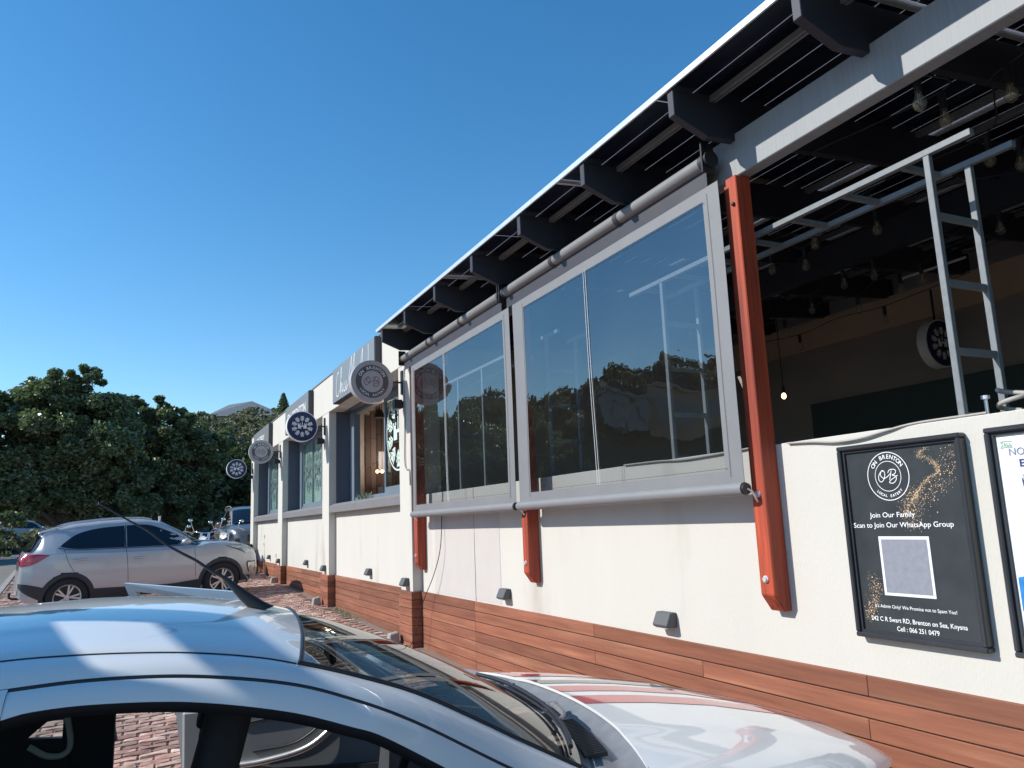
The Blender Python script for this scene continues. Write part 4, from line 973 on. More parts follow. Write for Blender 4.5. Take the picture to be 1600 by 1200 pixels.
    q = MB(); q.xf = xf; q.box((2.052, -.24, .49), (2.068, .24, .585)); q.build('number_plate', M['white'], t)
    q = MB(); q.xf = xf; q.box((-1.8, -.75, .22), (1.8, .75, .40)); q.build('underbody', M['black'], t)
    q = MB(); q.xf = xf; q.tube([(-1.9, 0, .33), (-2.08, 0, .34), (-2.13, 0, .37), (-2.13, 0, .42)], .02, 8); q.ball((-2.13, 0, .44), .028, 10); q.build('tow_hitch', M['black'], t)
    return t
suv((0.205, 16.98, 0.392), radians(8.0), 0.045, 0.02, M['silver'], 'silver compact SUV with red tail lamps parked nose towards the restaurant wall')
suv((3.36, 26.1, 0.84), radians(-88), -0.02, 0.03, M['gunmetal'], 'dark grey SUV facing the camera, half hidden behind the building corner')
suv((-6.2, 60, 1.33), radians(35), 0.0, 0.0, M['far_white'], 'distant small pale car on the road under the tree branches')

# motorcycles beyond the silver SUV
def motorcycle(loc, head, label, tall):
    c_, s_ = cos(head), sin(head)
    xf = lambda p: Vector((loc[0] + p.x*c_ - p.y*s_, loc[1] + p.x*s_ + p.y*c_, loc[2] + p.z))
    t = thing('motorcycle', label, 'motorcycle', loc, 'motorcycles parked behind the SUV')
    def part(nm, mm, fn):
        q = MB(); q.xf = xf; fn(q); return q.build(nm, mm, t)
    for x in (-.68, .80):
        part('tyre', M['tyre'], lambda q: q.tube([(x+.27*cos(a), 0, .31+.27*sin(a)) for a in np.linspace(0, 2*pi, 28)], .05, 8))
        part('wheel_rim', M['chrome'], lambda q: [q.tube([(x+.215*cos(a), 0, .31+.215*sin(a)) for a in np.linspace(0, 2*pi, 28)], .018, 6)] + [q.cyl((x, 0, .31), (x+.2*cos(a), 0, .31+.2*sin(a)), .006, 4) for a in np.linspace(0, 2*pi, 13)])
    for s_y in (-.09, .09):
        part('fork', M['chrome'], lambda q: q.tube([(.80, s_y, .31), (.62, s_y, .80), (.50, s_y, 1.12)], .026, 8))
        part('exhaust', M['chrome'], lambda q: q.tube([(.2, s_y*1.8, .45), (.1, s_y*2.2, .28), (-.4, s_y*2.2, .26), (-.95, s_y*2.2, .34)], [.022, .03, .045, .05], 10))
        part('mirror', M['chrome'], lambda q: [q.tube([(.42, s_y*3.2, 1.14), (.46, s_y*3.8, 1.30), (.44, s_y*4.2, 1.36+tall)], .008, 5), q.ball((.43, s_y*4.4, 1.38+tall), .055, 8, sz=.7)])
    part('fuel_tank', M['navy'], lambda q: q.tube([(-.05, 0, .82), (.08, 0, .86), (.25, 0, .90), (.42, 0, .90)], [.06, .14, .16, .07], 14))
    part('seat', M['seat'], lambda q: q.tube([(-.10, 0, .80), (-.25, 0, .74), (-.5, 0, .78), (-.72, 0, .84)], [.07, .13, .12, .06], 12))
    part('mudguard', M['chrome'], lambda q: q.tube([(-.68+.34*cos(a), 0, .31+.34*sin(a)) for a in np.linspace(.4, 2.9, 14)], .06, 8))
    part('mudguard', M['chrome'], lambda q: q.tube([(.80+.33*cos(a), 0, .31+.33*sin(a)) for a in np.linspace(.5, 2.6, 12)], .05, 8))
    part('engine', M['chrome'], lambda q: [q.cyl((.05, 0, .40), (-.06, 0, .68), .085, 12), q.cyl((.12, 0, .40), (.26, 0, .66), .085, 12), q.box((-.15, -.13, .26), (.25, .13, .44))])
    part('headlight', M['chrome'], lambda q: q.tube([(.50, 0, .98), (.60, 0, .98), (.66, 0, .98)], [.04, .09, .085], 14))
    part('handlebar', M['chrome'], lambda q: q.tube(catmull([(.28, -.42, 1.10), (.40, -.30, 1.16), (.48, -.1, 1.13), (.48, .1, 1.13), (.40, .30, 1.16), (.28, .42, 1.10)], 4), .014, 6))
    part('windscreen', M['pane'], lambda q: q.grid([[(.56-.12*k/4, .17*(j/4-1)*(1-.15*k), 1.02+.24*k/4) for j in range(9)] for k in range(5)], 0, True))
    part('pannier', M['black'], lambda q: [q.box((-.95, sg*.16, .42), (-.55, sg*.34, .72)) for sg in (-1, 1)])
    return t
motorcycle((1.80, 20.4, gz(1.8, 20.4)), radians(-118), 'chrome motorcycle with upright windscreen parked between the silver and grey SUVs', 0.05)
motorcycle((1.25, 21.8, gz(1.25, 21.8)), radians(-130), 'chrome motorcycle farther left, its handlebars just over the SUV bonnet', -0.1)
motorcycle((2.35, 22.0, gz(2.35, 22.0)), radians(-112), 'chrome motorcycle tucked against the dark grey SUV', -0.05)
q = MB(); q.cyl((0.75, 26, gz(.75, 26)), (0.75, 26, gz(.75, 26)+1.55), .035, 10); q.cyl((0.75, 26, gz(.75, 26)+1.55), (0.75, 26, gz(.75, 26)+1.57), .04, 10)
tag(q.build('marker_post', M['pipe_white'], root=(.75, 26, gz(.75, 26))), 'thin white post standing behind the silver SUV roof', 'post')

# ------------------------------------------------------------------ near white hatchback
O = Vector((0, 2.75, 0.0)); YW = radians(-6); cY, sY = cos(YW), sin(YW)
def xc(p):
    X = O.x + p.x*cY - p.y*sY; Y = O.y + p.x*sY + p.y*cY
    return Vector((X, Y, p.z + 0.0265*(Y-2.75) + 0.035*X))
car = thing('parked_car', 'white hatchback with red bonnet stripes and roof aerial in the foreground, far door open', 'car', xc(Vector((0.4, 0, 0.004))))
WP = M['white_paint']
def cb(fn=None):
    q = MB(); q.xf = xc; 
    if fn: fn(q)
    return q
NA = [(-1.30,-.52,1.29),(-1.10,-.54,1.335),(-.80,-.55,1.378),(-.50,-.56,1.400),(-.20,-.56,1.404),(-.07,-.56,1.400),(.063,-.56,1.390),(.207,-.56,1.373),(.358,-.56,1.344),(.472,-.56,1.311),(.599,-.563,1.268),(.769,-.57,1.200),(.946,-.58,1.103),(1.037,-.585,1.050),(1.226,-.60,.945)]
NB = [(-1.42,-.63,1.20),(-1.15,-.645,1.275),(-.85,-.65,1.320),(-.50,-.65,1.345),(-.179,-.65,1.353),(.008,-.65,1.353),(.212,-.65,1.334),(.431,-.65,1.288),(.586,-.655,1.231),(.748,-.66,1.152),(1.003,-.675,1.000),(1.20,-.70,.90)]
NC = [(-.164,-.70,1.300),(-.106,-.70,1.309),(.018,-.70,1.307),(.215,-.70,1.284),(.428,-.70,1.232),(.579,-.705,1.176),(.656,-.707,1.142),(.816,-.715,1.042),(1.00,-.735,.925)]
def res(c, n): 
    P_ = np.array(catmull(c, 10)); d = np.r_[0, np.cumsum(np.linalg.norm(np.diff(P_, axis=0), axis=1))]; s = np.linspace(0, d[-1], n)
    return [tuple(np.interp(s, d, P_[:, k]) for k in range(3)) for s in s]
def resx(c, xs_):
    P_ = np.array(catmull(c, 10)); return [(x, float(np.interp(x, P_[:, 0], P_[:, 1])), float(np.interp(x, P_[:, 0], P_[:, 2]))) for x in xs_]
mir = lambda c, s: [(p[0], p[1]*(-s) if s > 0 else p[1], p[2]) for p in c]
def ribbon(q, c1, c2, bow=0.0, m_=5, axis=(0, 0, 1)):
    G = []
    for k in range(m_+1):
        t = k/m_; w = 4*t*(1-t)*bow
        G.append([tuple(np.array(a)*(1-t)+np.array(b_)*t + np.array(axis)*w) for a, b_ in zip(c1, c2)])
    q.grid(G, 0, True)
# roof skin
def ztop(x): return resx(NA, [x])[0]
WT = lambda b_: 0.497 - 0.10*abs(b_)**2.2        # top edge of windscreen, a as function of b
nb_ = 61
G = []
for i in range(60):
    row = []
    for j in range(nb_):
        b_ = (j/(nb_-1)*2-1)
        xe = WT(b_*.56); x = -1.28 + (xe+1.28)*i/59
        A_ = ztop(x); hw = abs(A_[1])-.004; y = b_*hw
        crown = .050*(1-b_**2)**0.8 + .004*(1/(1+math.exp((abs(y)-.36)/.010))) 
        row.append((x, y, A_[2] - .006 + crown + (0.006 if abs(b_) < .995 else 0)))
    G.append(row)
q = cb(); q.grid(G, 0, True); q.build('roof', WP, car)
for s in (-1, 1):
    sg = lambda c: [(p[0], -s*p[1] if s > 0 else p[1], p[2]) for p in c] if s > 0 else c
    a_ = sg(NA); b2 = sg(NB); c2 = sg(NC)
    q = cb(); q.tube([(p[0], p[1], p[2]-.006) for p in res(a_, 90) if p[0] < .475], .0055, 6); q.build('roof_ditch', M['black'], car)
    xs_ = np.linspace(-1.30, 1.22, 90)
    A1 = resx(a_, xs_); B1 = resx(b2, xs_)
    A1 = [(p[0], p[1]+s*.004, p[2]-.004) for p in A1]; B1 = [(p[0], p[1]-s*.003, p[2]+.001) for p in B1]
    q = cb(); ribbon(q, A1, B1, .010, 6, (0, s*.7, .7)); q.build('side_rail', WP, car)
    q = cb(); q.tube([(p[0], p[1]-s*.004, p[2]-.005) for p in resx(b2, xs_)], .0065, 6); q.build('door_gap', M['black'], car)
    if s < 0:
        # closed driver door frame and glass surround
        xs2 = np.linspace(-.164, 1.0, 60)
        B2 = [(p[0], p[1]+s*.004, p[2]-.006) for p in resx(b2, xs2)]; C2 = resx(c2, xs2)
        q = cb(); ribbon(q, B2, C2, .006, 6, (0, s*.7, .7))
        ribbon(q, C2, [(p[0], p[1]-s*.012, p[2]-.003) for p in C2], 0, 2)
        q.build('door_frame', WP, car)
        q = cb(); ribbon(q, [(p[0], p[1]-s*.010, p[2]-.002) for p in C2], [(p[0]-.006, p[1]-s*.035, p[2]-.030) for p in C2], .004, 4, (0, s, 0)); ribbon(q, [(p[0]-.006, p[1]-s*.035, p[2]-.030) for p in C2], [(p[0]-.01, p[1]-s*.10, p[2]-.035) for p in C2], 0, 2)
        q.build('window_seal', M['black'], car)
        # B pillar and rear door frame
        Bp = [(-.164,-.70,1.300),(-.20,-.702,1.285),(-.222,-.708,1.24),(-.238,-.72,1.12),(-.25,-.755,.93)]
        Bq = [(-.30,-.698,1.305),(-.30,-.70,1.29),(-.31,-.706,1.24),(-.32,-.72,1.12),(-.33,-.755,.93)]
        q = cb(); ribbon(q, res(Bp, 20), res(Bq, 20), 0, 3); q.build('pillar', M['black'], car)
        q = cb(); ribbon(q, resx(b2, np.linspace(-1.2, -.164, 40)), [(x, -.70, z) for x, z in [(x, interp([(-1.25,1.16),(-1.0,1.24),(-.7,1.285),(-.3,1.303),(-.1,1.309)], x)) for x in np.linspace(-1.2, -.164, 40)]], .006, 4, (0, s*.7, .7)); q.build('rear_door_frame', WP, car)
        q = cb(); q.add([(-.34,-.70,1.30),(-.36,-.75,.93),(-1.0,-.75,.97),(-1.12,-.70,1.20),(-.8,-.695,1.27)], [(0, 1, 2, 3, 4)]); q.build('rear_door_glass', M['tint'], car)
    else:
        # far side: rear door frame, quarter window surround, pillars
        hole = [(-.395,.925),(-.278,.912),(-.275,.980),(-.325,.982)]
        out_ = [(-1.15,.30),(-.11,.30),(-.09,1.335),(-1.15,1.26)]
        yy_ = lambda z: .76 - .09*max(z-.9, 0)/.4
        q = cb()
        for k in range(4):
            o0, o1, h0, h1 = out_[k], out_[(k+1) % 4], hole[k], hole[(k+1) % 4]
            P4 = [(p[0], yy_(p[1]), p[1]) for p in (o0, o1, h1, h0)]; q.hexa([(p[0], p[1]-.03, p[2]) for p in P4], P4)
        q.build('side_trim', M['cabin'], car)
        q = cb(); q.add([(p[0], yy_(p[1])-.005, p[1]) for p in hole], [(0, 1, 2, 3)]); q.build('quarter_glass', M['sideglass'], car)
        q = cb(); q.tube(catmull([(-.38,.70,.905),(-.32,.70,.865),(-.265,.70,.862),(-.245,.70,.90),(-.262,.70,1.00)], 6), .011, 8); q.build('window_moulding', M['frost'], car)
        q = cb(); q.tube(catmull([(-.16,.70,1.30),(-.14,.70,1.1),(-.10,.70,.88)], 6), .012, 8); q.build('belt_strap', M['trim_grey'], car)
# headliner edge and inner roof
q = cb(); q.grid([[(x, y, ztop(x)[2]-.045+.03*(1-(y/.56)**2)) for y in np.linspace(-.56, .56, 9)] for x in np.linspace(-1.25, .44, 12)], 0, True); q.build('headliner', M['cabin'], car)
# windscreen
top = [(WT(b_), b_, ztop(WT(b_))[2]-.004+.046*(1-(b_/.56)**2)**.8 + (.0)) for b_ in np.linspace(-.555, .555, 31)]
bot = [(1.335-.235*(abs(b_)/.62)**2.2*1.0, b_, .965-.045*(b_/.62)**2+.0) for b_ in np.linspace(-.60, .60, 31)]
bot = [(p[0] if abs(p[1]) < .59 else 1.222, p[1], p[2]) for p in bot]
NAe = np.array(catmull(NA, 10)); NAe = NAe[NAe[:, 0] > .46]
G = []
for i in range(25):
    t = i/24; row = []
    ex = .463 + (1.225-.463)*t; ez = float(np.interp(ex, NAe[:, 0], NAe[:, 2])); ew = abs(float(np.interp(ex, NAe[:, 0], NAe[:, 1])))
    for j in range(31):
        u_ = j/30*2-1
        cx_ = .497 + (1.335-.497)*t; cz = 1.357 + (.955-1.357)*t + .030*4*t*(1-t)
        k = 1-abs(u_)**2.4
        row.append((ex*(1-k)+cx_*k, u_*(ew-.004), ez*(1-k)+cz*k - .004))
    G.append(row)
q = cb(); q.grid(G, 0, True); q.build('windscreen', M['autoglass'], car)
q = cb(); q.tube([(p[0]+.004, p[1], p[2]) for p in G[0]], .0075, 6)
for c in (0, 30): q.tube([(r_[c][0], r_[c][1]*(1.0), r_[c][2]+.004) for r_ in G], .007, 6)
q.build('windscreen_seal', M['black'], car)
# scuttle, wipers
scut = [(G[-1][j][0]-.03, G[-1][j][1]*1.02, G[-1][j][2]+.002) for j in range(31)]
HB = lambda b_: 1.478 - .16*(abs(b_+.08)/.80)**2.0
HZ0 = lambda b_: ZC(1.478 - .16*(abs(b_+.08)/.80)**2.0) - .018*(b_/.75)**2
ZC = lambda a: interp([(1.20,.978),(1.30,.972),(1.45,.960),(1.60,.943),(1.75,.922),(2.0,.876),(2.3,.800),(2.5,.735),(2.62,.675),(2.68,.61),(2.71,.54)], a)
edge = [(HB(u_*.80)+.004, u_*.80, HZ0(u_*.80)-.009) for u_ in np.linspace(-1, 1, 31)]
q = cb(); GG = []
for k in range(9):
    t = k/8; GG.append([tuple(np.array(a)*(1-t)+np.array(b_)*t - np.array((0, 0, .035*4*t*(1-t)*(1 if k not in (3, 4) else .6)))) for a, b_ in zip(scut, edge)])
q.grid(GG, 0, True); q.build('scuttle_panel', M['wiper'], car)
for b0, b1 in ((-.50, -.16), (.08, .42)):
    q = cb()
    for k in range(26):
        b_ = b0 + (b1-b0)*k/25; a = HB(b_)-.125
        z = HZ0(b_)-.022; q.hexa([(a-.03, b_-.003, z+.004), (a+.045, b_-.003, z-.004), (a+.045, b_+.003, z-.004), (a-.03, b_+.003, z)], [(a-.03, b_-.003, z+.012), (a+.045, b_-.003, z+.010), (a+.045, b_+.003, z+.010), (a-.03, b_+.003, z+.012)])
    go_ = q.build('scuttle_grille', M['black'], car); go_['kind'] = 'stuff'
Ga = np.array(G)
def gp(t, b_, up_=.010):
    """point on the windscreen: t 0 top .. 1 base"""
    r_ = t*24; i0 = min(int(r_), 23); f = r_-i0; row = Ga[i0]*(1-f)+Ga[i0+1]*f
    return (float(np.interp(b_, row[:, 1], row[:, 0]))+up_*.4, b_, float(np.interp(b_, row[:, 1], row[:, 2]))+up_)
for pb, bl0, bl1 in ((.50, .46, -.08), (-.02, -.06, -.54)):
    q = cb(); mid = (bl0+bl1)/2
    pts_ = catmull([gp(1.0, pb, .004), gp(.99, pb-.08, .016), gp(.985, pb-.20, .022), gp(.955, mid-.02, .026)], 6)
    pts_ = [(p[0]+.045*(1-i/18), p[1], p[2]) for i, p in enumerate(pts_)]
    q.tube(pts_, [.015]*5+[.011]*7+[.007]*7, 8); q.cyl((pts_[0][0], pb+.01, .925), (pts_[0][0], pb+.01, .965), .02, 12)
    wa = q.build('wiper_arm', M['wiper'], car)
    q = cb(); q.tube([gp(.955, b_, .022) for b_ in np.linspace(bl0, bl1, 16)], .0075, 6); q.tube([gp(.96, b_, .008) for b_ in np.linspace(bl0+.01, bl1-.01, 16)], .0045, 5); q.build('wiper_blade', M['black'], wa)
for b0, b1 in ((.15, .25), (-.04, .02)):
    q = cb(); q.hexa([(HB(b0)-.13, b0, .915), (HB(b0)-.05, b0, .915), (HB(b1)-.05, b1, .915), (HB(b1)-.13, b1, .915)], [(HB(b0)-.12, b0+.005, .938), (HB(b0)-.06, b0+.005, .936), (HB(b1)-.06, b1-.005, .936), (HB(b1)-.12, b1-.005, .938)]); q.build('linkage_cover', M['wiper'], car, bevel=.004)
# bonnet
HP = [(0, 0), (.25, -.030), (.50, -.075), (.75, -.14), (.92, -.205), (1.04, -.29), (1.10, -.37)]
def hood(u_, t):           # u in -1..1 across, t 0..1 along
    b_ = u_*(.775 - .10*t**2 - .16*t**5); a0 = HB(u_*.78); a1 = 2.70 - .36*abs(u_)**2.4
    a = a0*(1-t) + a1*t
    z = ZC(a) - .018*u_**2 - .05*t*u_**2 - .035*abs(u_)**9 + .005*(1/(1+math.exp((abs(u_)-.52)/.02)))
    return (a, b_, z)
q = cb(); q.grid([[hood(u_, t) for u_ in np.linspace(-1, 1, 61)] for t in np.linspace(0, 1, 41)], 0, True); q.build('bonnet', WP, car)
q = cb(); q.grid([[tuple(np.array(hood(u_, 0))+np.array((k_*.0, 0, -k_))) for u_ in np.linspace(-1, 1, 61)] for k_ in (0, .010)], 0, True)
for sg_ in (-1, 1): q.grid([[tuple(np.array(hood(sg_, t))+np.array((0, sg_*.025*k_, -.14*k_))) for t in np.linspace(0, 1, 31)] for k_ in (0, .5, 1)], 0, True)
q.build('bonnet_edge', WP, car)
for u0_, u1_, mm in ((-.10, .055, M['red']), (.15, .28, M['red']), (.35, .44, M['dark_stripe']), (.60, .86, M['red'])):
    q = cb(); q.grid([[tuple(np.array(hood(u_, t))+np.array((0, 0, .0015))) for u_ in np.linspace(u0_, u1_, 7)] for t in np.linspace(0.0, .98, 41)], 0, True); q.build('bonnet_stripe', mm, car)
# lower body
T2 = [(-1.42,.60),(-1.38,.90),(-1.3,.96),(.9,.93),(1.12,.90),(1.22,.80),(1.6,.76),(2.0,.70),(2.3,.62),(2.5,.54),(2.62,.46),(2.66,.42)]
W2 = [(-1.42,.66),(-1.3,.76),(-1.0,.80),(1.0,.81),(1.8,.80),(2.2,.74),(2.5,.60),(2.66,.40)]
def drop2(x, y, z):
    if -1.22 < x < 1.30 and abs(y) < .745 and z > .5: return True
    if 1.2 < x and z > .46 and abs(y) < .66 - max(x-2.0, 0)*.35: return True
    if -.14 < x < 1.02 and y > 0 and z > .30: return True
    if -1.2 < x <= -.14 and y > 0 and z > .78: return True
    return False
q, half2 = loft_body(T2, W2, [(-1.5,.95),(1.1,.93),(2.66,.8)], [(-1.42,.3),(-1,.2),(2,.2),(2.66,.28)], -1.42, 2.66, [(-2,.7),(3,.7)], [(-.80,.29,.31),(1.72,.29,.31)], xc, drop=drop2)
q.build('body', WP, car)
for sd_ in (-1, 1):
    for ax in (-.80, 1.72): wheel(car, (ax, sd_*.70, .285), .285, .18, .16, xc, sd_)
q = cb(); q.box((2.615, -.30, .44), (2.675, .30, .56)); q.build('grille', M['clad'], car)
q = cb(); q.box((-1.2, -.70, .18), (1.25, .70, .26)); q.build('cabin_floor', M['cabin'], car)
# bumper front cap
q = cb(); q.grid([[(2.60+.07*k-.30*abs(u_)**3*1.0, u_*.62, .56-.32*k) for u_ in np.linspace(-1, 1, 21)] for k in np.linspace(0, 1, 5)], 0, True); q.build('bumper', WP, car)
# aerial
q = cb(); base = (.385, 0, 1.388)
prof = [(.40, 1.388, .030, .018), (.375, 1.405, .026, .016), (.340, 1.435, .020, .013), (.305, 1.470, .013, .010), (.275, 1.500, .008, .008)]
G = [[(a + L_*cos(k), W_*sin(k), z + L_*cos(k)*.25) for k in np.linspace(0, 2*pi, 17)] for a, z, L_, W_ in prof]
q.grid(G, 0, True); q.build('aerial_base', M['black'], car)
q = cb(); pts = [(.275,0,1.50),(.235,0,1.525),(.19,.002,1.560),(.145,-.001,1.588),(.10,.002,1.618),(.045,0,1.665),(-.01,.002,1.700),(-.094,0,1.757)]
q.tube(catmull(pts, 6), [.0052 - .0028*i/42 for i in range(43)], 8); q.ball((-.094, 0, 1.757), .004, 8)
for i in range(60):
    k = i/60; P_ = catmull(pts, 10)[int(k*69)]; q.ball(tuple(P_), .0056-.0024*k, 5)
q.build('aerial_mast', M['black'], car)
# open passenger door on the far side
D = {'tr': (-.135,1.08,1.425), 'mr': (.085,1.13,.875), 'br': (.14,1.15,.42), 'bh': (1.0,.82,.40), 'mh': (1.02,.80,.93), 'f1': (.33,1.00,1.350), 'f2': (.70,.885,1.13)}
q = cb()
def quadring(q, outer, inner, th=.02):
    n = len(outer)
    for k in range(n):
        a, b_ = outer[k], outer[(k+1) % n]; c, d = inner[k], inner[(k+1) % n]
        o = (0.01, th, 0)
        f = lambda p: tuple(np.array(p)+np.array(o))
        q.hexa([a, b_, d, c], [f(a), f(b_), f(d), f(c)])
outer = [D['tr'], D['f1'], D['f2'], D['mh'], D['mr']]
inner = [(-.085,1.078,1.385), (.30,.995,1.31), (.655,.885,1.10), (.90,.835,.95), (.125,1.105,.93)]
quadring(q, outer, inner); q.build('door', WP, car)
q = cb(); q.add(inner, [(0, 1, 2, 3, 4)]); q.build('door_glass', M['sideglass'], car)
q = cb(); q.hexa([D['br'], D['bh'], D['mh'], D['mr']], [(.16,1.24,.42), (1.02,.90,.40), (1.04,.88,.93), (.10,1.20,.875)]); q.build('door_skin', WP, car)
f_ = lambda a, b_, z, e=.0: (a, 1.125-(a-.09)*.355 - .012 - e, z)
q = cb(); q.hexa([f_(.125,0,.45,.03), f_(.98,0,.45,.03), f_(.98,0,.905,.03), f_(.115,0,.865,.03)], [f_(.125,0,.45), f_(.98,0,.45), f_(.98,0,.905), f_(.115,0,.865)]); tr = q.build('door_trim', M['trim_grey'], car, bevel=.01)
q = cb(); q.tube(catmull([f_(.32,0,.64,.04), f_(.45,0,.655,.05), f_(.62,0,.70,.055), f_(.74,0,.79,.045), f_(.78,0,.83,.035)], 6), .014, 8); q.build('arm_rest', M['rim'], tr)
q = cb(); q.tube(catmull([f_(.34,0,.80,.032), f_(.52,0,.83,.034), f_(.70,0,.855,.034), f_(.72,0,.83,.034), f_(.58,0,.72,.034), f_(.40,0,.69,.034)], 6), .004, 6); q.build('trim_seam', M['black'], tr)
q = cb(); q.hexa([f_(.46,0,.55,.05), f_(.90,0,.55,.05), f_(.90,0,.62,.05), f_(.46,0,.62,.05)], [f_(.46,0,.55,.02), f_(.90,0,.55,.02), f_(.90,0,.62,.02), f_(.46,0,.62,.02)]); q.build('door_pocket', M['cabin'], tr)
# cabin contents: seats, dashboard, wheel
for b_, nm in ((-.34, 0), (.34, 1)):
    q = cb()
    def slab(p0, p1, w0, w1, th0, th1, n=8):
        G = []
        for k in range(n+1):
            t = k/n; a = p0[0]*(1-t)+p1[0]*t; z = p0[1]*(1-t)+p1[1]*t; w = w0*(1-t)+w1*t; th = th0*(1-t)+th1*t
            if k == n: w *= .8; th *= .5
            G.append([(a + th*.5*math.copysign(abs(cos(k2))**.6, cos(k2)), b_ + w*.5*math.copysign(abs(sin(k2))**.5, sin(k2)), z) for k2 in np.linspace(0, 2*pi, 25)])
        q.grid(G, 0, True); q.add(G[-1][:-1], [tuple(range(24))])
    slab((.33, .45), (.25, 1.02), .48, .42, .14, .11); q.hexa([(.30, b_-.24, .35), (.82, b_-.22, .38), (.82, b_+.22, .38), (.30, b_+.24, .35)], [(.30, b_-.24, .50), (.82, b_-.22, .54), (.82, b_+.22, .54), (.30, b_+.24, .50)])
    slab((.255, 1.0), (.315, 1.235), .30, .25, .12, .12, 6)
    q.build('front_seat', M['seat'], car)
q = cb(); q.hexa([(-.72, -.6, .3), (-.30, -.6, .3), (-.30, .6, .3), (-.72, .6, .3)], [(-.90, -.6, .98), (-.80, -.6, .98), (-.80, .6, .98), (-.90, .6, .98)]); q.build('rear_seat', M['seat'], car, bevel=.03)
q = cb(); q.prism([(.86, .50), (.90, .86), (.98, .92), (1.28, .93), (1.30, .5)], 1, -.66, .66); q.build('dashboard', M['cabin'], car, bevel=.02)
cw = Vector((.80, -.34, .84))
q = cb(); q.tube([tuple(cw + Vector((-sin(.45)*0.18*sin(a)*-1*0.5, .185*cos(a), .17*sin(a)))) for a in np.linspace(0, 2*pi, 40)], .015, 8); q.tube([tuple(cw+Vector((0, -.17, 0))), tuple(cw), tuple(cw+Vector((0, .17, 0)))], .02, 6); q.cyl(tuple(cw), (.95, -.34, .80), .035, 10); q.build('steering_wheel', M['black'], car)
q = cb(); q.box((.60, -.08, 1.20), (.62, .12, 1.26)); q.build('rear_view_mirror', M['black'], car, bevel=.01)
# far wing mirror and near wing mirror
q = cb(); q.ball((.96, -.90, .98), .09, 12, sz=.8); q.tube([(.99, -.76, .94), (.97, -.86, .95)], .025, 8); q.build('wing_mirror', M['black'], car)
q = cb(); q.ball((.94, .985, .96), .09, 12, sz=.8); q.build('wing_mirror', WP, car)

# unseen truck shape, added beyond the left edge to shade the hatchback roof
vx, vy = -1.72, 2.58; vz = gz(vx-2, vy)
van = thing('shadow_truck', 'unseen white truck shape added beyond the left edge to cast shade on the hatchback roof', 'truck', (vx-2.2, vy, vz))
q = MB(); secs = []
for x, w, zt, zw in ((-5.4,.90,3.0,.80),(-5.35,.97,3.05,.82),(-.40,.98,3.05,.80),(-.36,.97,2.98,.79),(-.33,.92,2.3,.80),(.0,.90,1.75,.80),(.25,.86,1.15,.80),(.33,.80,.80,.74),(.34,.76,.45,.70)):
    z0v = vz+.38; z1 = vz+zt; secs.append([(vx+x, vy-w, z0v), (vx+x, vy-w-.0, z0v+(zt-.28)*.4), (vx+x, vy-zw, z1-.10), (vx+x, vy-zw+.06, z1), (vx+x, vy, z1+.02), (vx+x, vy+zw-.06, z1), (vx+x, vy+zw, z1-.10), (vx+x, vy+w, z0v+(zt-.28)*.4), (vx+x, vy+w, z0v)])
q.grid(secs, 0, True); q.add([p for p in secs[0]], [tuple(range(9))]); q.add([p for p in secs[-1]], [tuple(range(9))[::-1]]); q.build('body', M['white_paint'], van)
q = MB(); q.add([(vx-.30,vy-.64,vz+2.26),(vx-.30,vy+.64,vz+2.26),(vx+.02,vy+.74,vz+1.76),(vx+.02,vy-.74,vz+1.76)], [(0,1,2,3)]); q.build('windscreen', M['tint'], van)
for s_ in (-1, 1):
    for x in (-.75, -4.2):
        q = MB(); q.cyl((vx+x, vy+s_*.72, vz+.38), (vx+x, vy+s_*.99, vz+.38), .38, 28); q.build('wheel', M['tyre'], van)
    q = MB(); q.add([(vx-1.3, vy+s_*.985, vz+1.4), (vx-.5, vy+s_*.985, vz+1.4), (vx-.5, vy+s_*.93, vz+2.0), (vx-1.3, vy+s_*.93, vz+2.0)], [(0,1,2,3)]); q.build('side_window', M['tint'], van)
q = MB(); q.box((vx-.43, vy-.80, vz+3.25), (vx-.39, vy+.80, vz+3.38)); q.build('shadow_board', M['clad'], van)  # added board; the gap beneath lets a light patch onto the hatchback roof
for a_, c_ in ((vy-.80, 2.86), (3.20, vy+.80)):
    q = MB(); q.box((vx-.43, a_, vz+3.03), (vx-.39, c_, vz+3.248)); q.build('shadow_panel', M['clad'], van)
